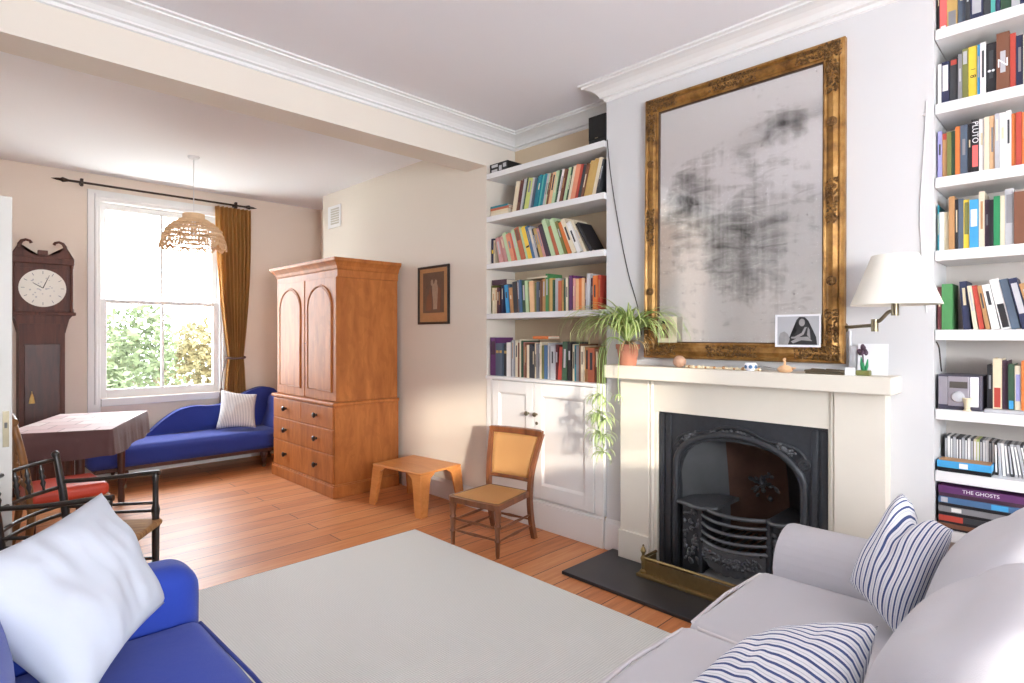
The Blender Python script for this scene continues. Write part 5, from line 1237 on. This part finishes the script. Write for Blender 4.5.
def swan(s):
    o = [(.225, 2.085), (.205, 2.112), (.182, 2.145), (.168, 2.19), (.148, 2.19), (.132, 2.155), (.105, 2.128), (.07, 2.112), (.0, 2.11), (.0, 2.085)]
    m = MB().prism([(s * x, z) for x, z in (o if s > 0 else o[::-1])], 'y', -.13, -.108)
    m.tube([(s * x, -.119, z) for x, z in ((.160, 2.165), (.157, 2.195), (.142, 2.222), (.115, 2.234), (.088, 2.226), (.078, 2.207))], [.017, .0155, .0135, .0115, .011, .013], 10); return m
for s in (-1, 1): swan(s).build('swan_neck', 'clock_wood', ck)
MB().box(-.035, .035, -.135, -.09, 2.11, 2.15, .004).build('finial_block', 'clock_wood', ck)
ring(-.188, .188, 1.627, 2.003, [(0, 0), (0, -.006), (.014, -.006), (.014, 0)]).xf(Matrix.Translation((0, -.12, 0)) @ Matrix.Rotation(PI / 2, 4, 'Z')).build('hood_door', 'clock_wood', ck)
M['dial'] = plain('painted_dial', rgb(228, 226, 218), .45, var=.03, scale=10)
dl = MB().lathe([(0, 0), (.166, 0), (.166, .004), (0, .006)], (0, -.121, 1.815), 40, Matrix.Rotation(PI / 2, 4, 'X')).build('dial', 'dial', ck, 30)
m = MB(); 
for k in range(12):
    a = 2 * PI * k / 12; c_, s_n = math.cos(a), math.sin(a); m.bar((.125 * s_n, -.128, 1.815 + .125 * c_), (.150 * s_n, -.128, 1.815 + .150 * c_), .0022, n=5)
m.build('hour_marks', bookmat('slate'), dl, 40)
m = MB(); m.tube([(0, -.131, 1.815), (-.07, -.131, 1.86)], [.004, .002], 6); m.build('hour_hand', 'black', dl, 40); MB().tube([(0, -.134, 1.815), (.045, -.134, 1.93)], [.004, .0015], 6).build('minute_hand', 'black', dl, 40)
rq = random.Random(3); m = MB()
for k in range(26):
    a = rq.uniform(0, 2 * PI); r = rq.uniform(.02, .1); m.ball((r * math.sin(a), -.1275, 1.815 + r * math.cos(a)), (rq.uniform(.004, .010), .001, rq.uniform(.003, .008)), 6)
m.build('painted_flowers', bookmat('silver'), dl, 0)

# table with cloth
tb = thing('dining_table', 'dark gateleg table under a patchwork cloth by the open door', 'table', (.79, 5.45, 0), math.radians(-24))
MB().box(-.30, .30, -.52, .52, .715, .738, .004).build('table_top', 'satin_mahogany', tb)
for x, y in ((-.2, -.36), (.08, -.36), (-.2, .36), (.16, .36)): MB().lathe([(0, 0), (.022, 0), (.026, .05), (.022, .1), (.026, .2), (.03, .5), (.026, .62), (.03, .715), (0, .715)], (x, y, 0), 12).build('leg', 'satin_mahogany', tb, 40)
MB().box(-.22, .20, -.40, .40, .60, .715).build('apron', 'satin_mahogany', tb)
cl = thing('tablecloth', 'plum tablecloth with a pale patchwork top on the gateleg table', 'tablecloth', (.79, 5.45, .739), math.radians(-24))
m = MB(); hx, hy = .312, .535; top = []; bot = []
pts = []
for k in range(40): pts.append((-hx + 2 * hx * k / 40, -hy))
for k in range(60): pts.append((hx, -hy + 2 * hy * k / 60))
for k in range(40): pts.append((hx - 2 * hx * k / 40, hy))
for k in range(60): pts.append((-hx, hy - 2 * hy * k / 60))
rows = [[], [], [], []]
for i, (x, y) in enumerate(pts):
    n_ = Vector((x / hx if abs(abs(x) - hx) < 1e-6 else 0, y / hy if abs(abs(y) - hy) < 1e-6 else 0, 0)); n_ = n_.normalized() if n_.length else n_
    w = .004 * math.sin(i * .45) + .002 * math.sin(i * 1.1 + 1)
    for r_, (o, z) in enumerate(((0, .004), (.008, -.004), (.014 + w * .5, -.09), (.022 + w, -.185 + .01 * math.sin(i * .2)))): rows[r_].append(m.bm.verts.new((x + n_.x * o, y + n_.y * o, z)))
N = len(pts)
for A, B in zip(rows, rows[1:]):
    for k in range(N): m.bm.faces.new((A[k], A[(k + 1) % N], B[(k + 1) % N], B[k]))
m.build('drop', 'table_cloth', cl, 0)
MB().box(-hx, hx, -hy, hy, .0012, .0048).build('top_panel', 'patchwork', cl)

# red seated chair with carved gilt back
rc = thing('side_chair', 'carved wooden side chair with a red leather seat drawn up to the table', 'chair', (.55, 4.52, 0), math.radians(4))
MB().soft(-.19, .20, -.20, .20, .405, .485, .03, (0, 0, .015), mid=6).build('seat', 'red_leather', rc, 0)
MB().box(-.195, .205, -.195, .195, .375, .41, .006).build('seat_frame', 'gilt_chair', rc)
for s in (-1, 1):
    MB().tube([(.18, .175 * s, 0), (.185, .175 * s, .2), (.18, .175 * s, .40)], [.014, .018, .02], 8).build('leg', 'gilt_chair', rc, 60)
    MB().tube(spline([(-.25, .18 * s, 0), (-.19, .18 * s, .25), (-.185, .18 * s, .45), (-.22, .18 * s, .70), (-.26, .17 * s, .90)], 5), .019, 8).build('rear_leg', 'gilt_chair', rc, 60)
MB().tube([(-.262, y, .905 + .025 * math.cos(y * 8)) for y in [-.2 + .4 * k / 12 for k in range(13)]], .024, 8).build('crest_rail', 'gilt_chair', rc, 60)
m = MB(); m.box(-.238, -.222, -.055, .055, .50, .90, .004)
for k in range(16): m.ball((-.225 + .01 * (k % 2), -.05 + .1 * (k % 4) / 3, .54 + .09 * (k // 4)), (.012, .02, .026), 8)
m.build('carved_splat', 'gilt_chair', rc, 60)
MB().tube([(-.20, -.175, .53), (-.205, .175, .53)], .015, 8).build('lower_rail', 'gilt_chair', rc, 60)

# ebonised armchair with rush seat
ac = thing('ebonised_armchair', 'black spindle-back armchair with a rush seat behind the blue sofa', 'chair', (.495, 3.345, 0), math.radians(-35))
BW = .235
for s in (-1, 1): 
    MB().tube([(-.205, BW * s, 0), (-.20, BW * s, .42), (-.225, BW * s, .62), (-.255, BW * s, .80)], [.016, .018, .018, .015], 10).ball((-.257, BW * s, .80), .019, 10).build('rear_leg', 'black_wood', ac, 60)
    MB().lathe([(0, 0), (.015, 0), (.017, .10), (.02, .13), (.016, .16), (.018, .40), (.022, .43), (.016, .46), (.021, .50), (.014, .53), (.013, .64), (.017, .67), (.010, .69), (0, .69)], (.205, BW * s, 0), 12).build('front_leg', 'black_wood', ac, 40)
    MB().tube([(-.235, BW * s, .662), (-.05, BW * s * 1.02, .668), (.13, BW * s * 1.02, .684), (.225, BW * s, .690)], [.011, .011, .012, .014], 8).build('arm', 'black_wood', ac, 60)
    for z in (.535, .495): MB().bar((-.21, BW * s, z), (.205, BW * s, z), .008).build('side_rail', 'black_wood', ac, 60)
    for z in (.13, .25): MB().bar((-.205, BW * s, z), (.205, BW * s, z), .009).build('stretcher', 'black_wood', ac, 60)
def bow_(z, b=.045, x=-.215): return [(x - (z - .45) * .12 - b * (1 - (y / BW) ** 2), y, z) for y in [-BW + 2 * BW * k / 12 for k in range(13)]]
for z in (.775, .635, .545, .50): MB().tube(bow_(z), .010, 8).build('back_rail', 'black_wood', ac, 60)
for y in (-.155, -.075, .0, .075, .155):
    bx_, tx = [-.215 - (z - .45) * .12 - .045 * (1 - (y / BW) ** 2) for z in (.635, .775)]
    MB().tube([(bx_ + (tx - bx_) * t, y, .635 + .14 * t) for t in (0, .15, .3, .4, .5, .6, .7, .85, 1)], [.006, .006, .012, .007, .014, .007, .012, .006, .006], 8).build('spindle', 'black_wood', ac, 60)
m = MB().soft(-.22, .232, -.262, .262, .415, .452, .017, (0, 0, -.006), mid=8); m.build('rush_seat', 'rush', ac, 0)
for z in (.14, .24): MB().bar((.205, -BW, z), (.205, BW, z), .009).build('stretcher', 'black_wood', ac, 60)

# ------------------------------------------------------------------ blue sofa
bs = thing('blue_sofa', 'cobalt blue sofa in the near left corner with a rounded arm', 'sofa', (.12, 1.65, 0))
MB().soft(-.36, .585, 1.0, 2.30, .10, .30, .03, mid=8).build('frame', 'blue', bs, 0, world=True)
MB().soft(.0, .618, 1.20, 2.095, .30, .472, .045, (.006, .0, .016), .003, mid=12).build('seat_cushion', 'blue', bs, 0, world=True)
for y0, y1 in ((1.20, 2.095),):
    for z in (.455,): MB().tube([(.612, y0 + .03, z), (.620, (y0 + y1) / 2, z + .002), (.612, y1 - .02, z)], .006, 8).build('piping', 'blue_piping', bs, 60, world=True)
for y0, y1 in ((2.095, 2.315), (.98, 1.195)): 
    a_ = MB().soft(-.36, .635, y0, y1, .06, .632, .085, (.0, .0, .01), .002, mid=10).build('arm', 'blue', bs, 0, world=True)
MB().soft(-.36, -.10, 1.0, 2.30, .10, .80, .08, mid=10).build('back', 'blue', bs, 0, world=True)
for y0, y1 in ((1.21, 2.085),): MB().soft(-.16, .075, y0, y1, .46, .84, .09, (.04, 0, .02), .006, mid=10).build('back_cushion', 'blue', bs, 0, world=True)
for x, y in ((.54, 2.22), (.54, 1.08), (-.30, 2.22), (-.30, 1.08)): MB().bar((x, y, 0), (x, y, .11), .018, .026).build('foot', 'satin_mahogany', bs, 60, world=True)
wp = MB().pillow((.235, 1.66, .515), (.490, 2.00, .585), (.365, 2.20, .905), (-.02, 1.80, .865), .20, pinch=.10, wr=.012, n=34).build('white_cushion', 'white_fab', None, 0); tag(wp, 'large plain white cushion on the blue sofa', 'cushion')

# ------------------------------------------------------------------ pale grey sofa
gs = thing('grey_sofa', 'pale grey linen sofa in the near right corner beside the fireplace', 'sofa', (1.45, .25, 0))
MB().soft(.30, 2.58, -.36, .905, .09, .29, .03, mid=10).build('frame', 'grey_fab', gs, 0, world=True)
for x0, x1 in ((1.735, 2.335), (1.125, 1.728), (.525, 1.118)):
    MB().soft(x0, x1, .0, .945, .295, .468, .035, (.002, .01, .016), .002, mid=14).build('seat_cushion', 'grey_fab', gs, 0, world=True)
    r = .0065
    MB().tube([(x0 + .002, .05, .448), (x0 + .006, .90, .452), (x0 + .03, .938, .455), ((x0 + x1) / 2, .952, .458), (x1 - .03, .938, .455), (x1 - .006, .90, .452)], r, 8).build('piping', 'piping', gs, 60, world=True)
ap_ = [(2.345, .09), (2.345, .45)] + [(2.47 + .155 * math.cos(t), .485 + .145 * math.sin(t)) for t in [PI * (1.08 - 1.16 * k / 18) for k in range(19)]] + [(2.60, .40), (2.60, .09)]
MB().prism(ap_, 'y', -.36, .90, .018).build('arm', 'grey_fab', gs, 30, world=True)
ap2 = [(1.675 - x - .6, z) for x, z in ap_]
MB().prism(ap2[::-1], 'y', -.36, .90, .018).xf(Matrix.Translation((1.79, 0, 0))).build('arm', 'grey_fab', gs, 30, world=True)
MB().soft(.28, 2.60, -.40, -.10, .10, .82, .10, mid=10).build('back', 'grey_fab', gs, 0, world=True)
def leanback(q): return Vector((q.x, q.y - (q.z - .47) * .34, q.z))
for x0, x1 in ((1.70, 2.33), (1.10, 1.69), (.51, 1.09)):
    MB().soft(x0, x1, .06, .36, .455, .92, .13, (.02, .05, .03), .010, mid=12, fn=leanback).build('back_cushion', 'grey_fab', gs, 0, world=True)
for x, y in ((2.5, .82), (.36, .82), (2.5, -.3), (.36, -.3)): MB().bar((x, y, .0145 if x > .9 else 0), (x, y, .10), .02, .028).build('foot', 'satin_mahogany', gs, 60, world=True)
s1 = MB().pillow((2.070, .560, .610), (2.005, .396, .485), (2.180, .308, .810), (2.300, .462, .868), .25, pinch=.05, wr=.012, chop=.22, n=40).build('striped_cushion', 'ticking', None, 0); tag(s1, 'blue ticking striped cushion standing against the arm of the grey sofa', 'cushion')
s2 = MB().pillow((1.20, .36, .52), (1.24, .68, .57), (1.56, .62, .575), (1.60, .37, .705), .19, pinch=.05, wr=.010, n=34).build('striped_cushion', 'ticking_flat', None, 0); tag(s2, 'blue ticking striped cushion lying flat on the near seat of the grey sofa', 'cushion')

# ================================================================== CAMERA AND LIGHT
cam = bpy.data.cameras.new('camera'); co = bpy.data.objects.new('camera', cam); COL.objects.link(co)
co.location = (0, 0, 1.4); co.rotation_euler = (PI / 2, 0, math.radians(45.3 - 90))
cam.sensor_width = 36; cam.lens = 580 / 1024 * 36; cam.shift_y = -6.5 / 1024; cam.clip_start = 0.02
sc.camera = co

def area(name, loc, rot, sx, sy, power, col):
    l = bpy.data.lights.new(name, 'AREA'); l.shape = 'RECTANGLE'; l.size = sx; l.size_y = sy; l.energy = power; l.color = col
    o = bpy.data.objects.new(name, l); COL.objects.link(o); o.location = loc; o.rotation_euler = rot; return o
a, b = FX[0]
area('daylight_boost', ((a + b) / 2, -2.45, 1.60), (PI / 2, 0, 0), b - a - .05, 0.90, 92, (0.93, 0.965, 1.0))  # lamp added in the opening to strengthen the daylight
a, b = FX[1]
area('added_fill', ((a + b) / 2, -2.49, (FZ0 + FZ1) / 2), (PI / 2, 0, 0), b - a, FZ1 - FZ0, 22, (0.93, 0.965, 1.0))  # fill lamp added on the room side of the covered window
pt = area('window_portal', ((WX0 + WX1) / 2, 7.14, (WZ0 + WZ1) / 2), (-PI / 2, 0, 0), WX1 - WX0, WZ1 - WZ0, 1, (1, 1, 1)); pt.data.cycles.is_portal = True
su = bpy.data.lights.new('sun', 'SUN'); su.energy = 4.2; su.angle = math.radians(2.2); su.color = (1.0, 0.90, 0.76)
so_ = bpy.data.objects.new('sun', su); COL.objects.link(so_)
so_.rotation_euler = Vector((0.44, 0.88, -0.16)).to_track_quat('-Z', 'Y').to_euler()
w = bpy.data.worlds.new('sky'); sc.world = w; w.use_nodes = True
bg = w.node_tree.nodes['Background']; bg.inputs[0].default_value = (0.88, 0.95, 1.0, 1); bg.inputs[1].default_value = 15.0
vs = sc.view_settings; sc.display_settings.display_device = 'sRGB'; vs.view_transform = 'Standard'; vs.look = 'None'; vs.gamma = 1; vs.use_curve_mapping = False; vs.exposure = 0.55
sc.cycles.max_bounces = 8; sc.cycles.diffuse_bounces = 5; sc.cycles.glossy_bounces = 4; sc.cycles.transparent_max_bounces = 8
sc.cycles.sample_clamp_indirect = 8; sc.cycles.use_denoising = True
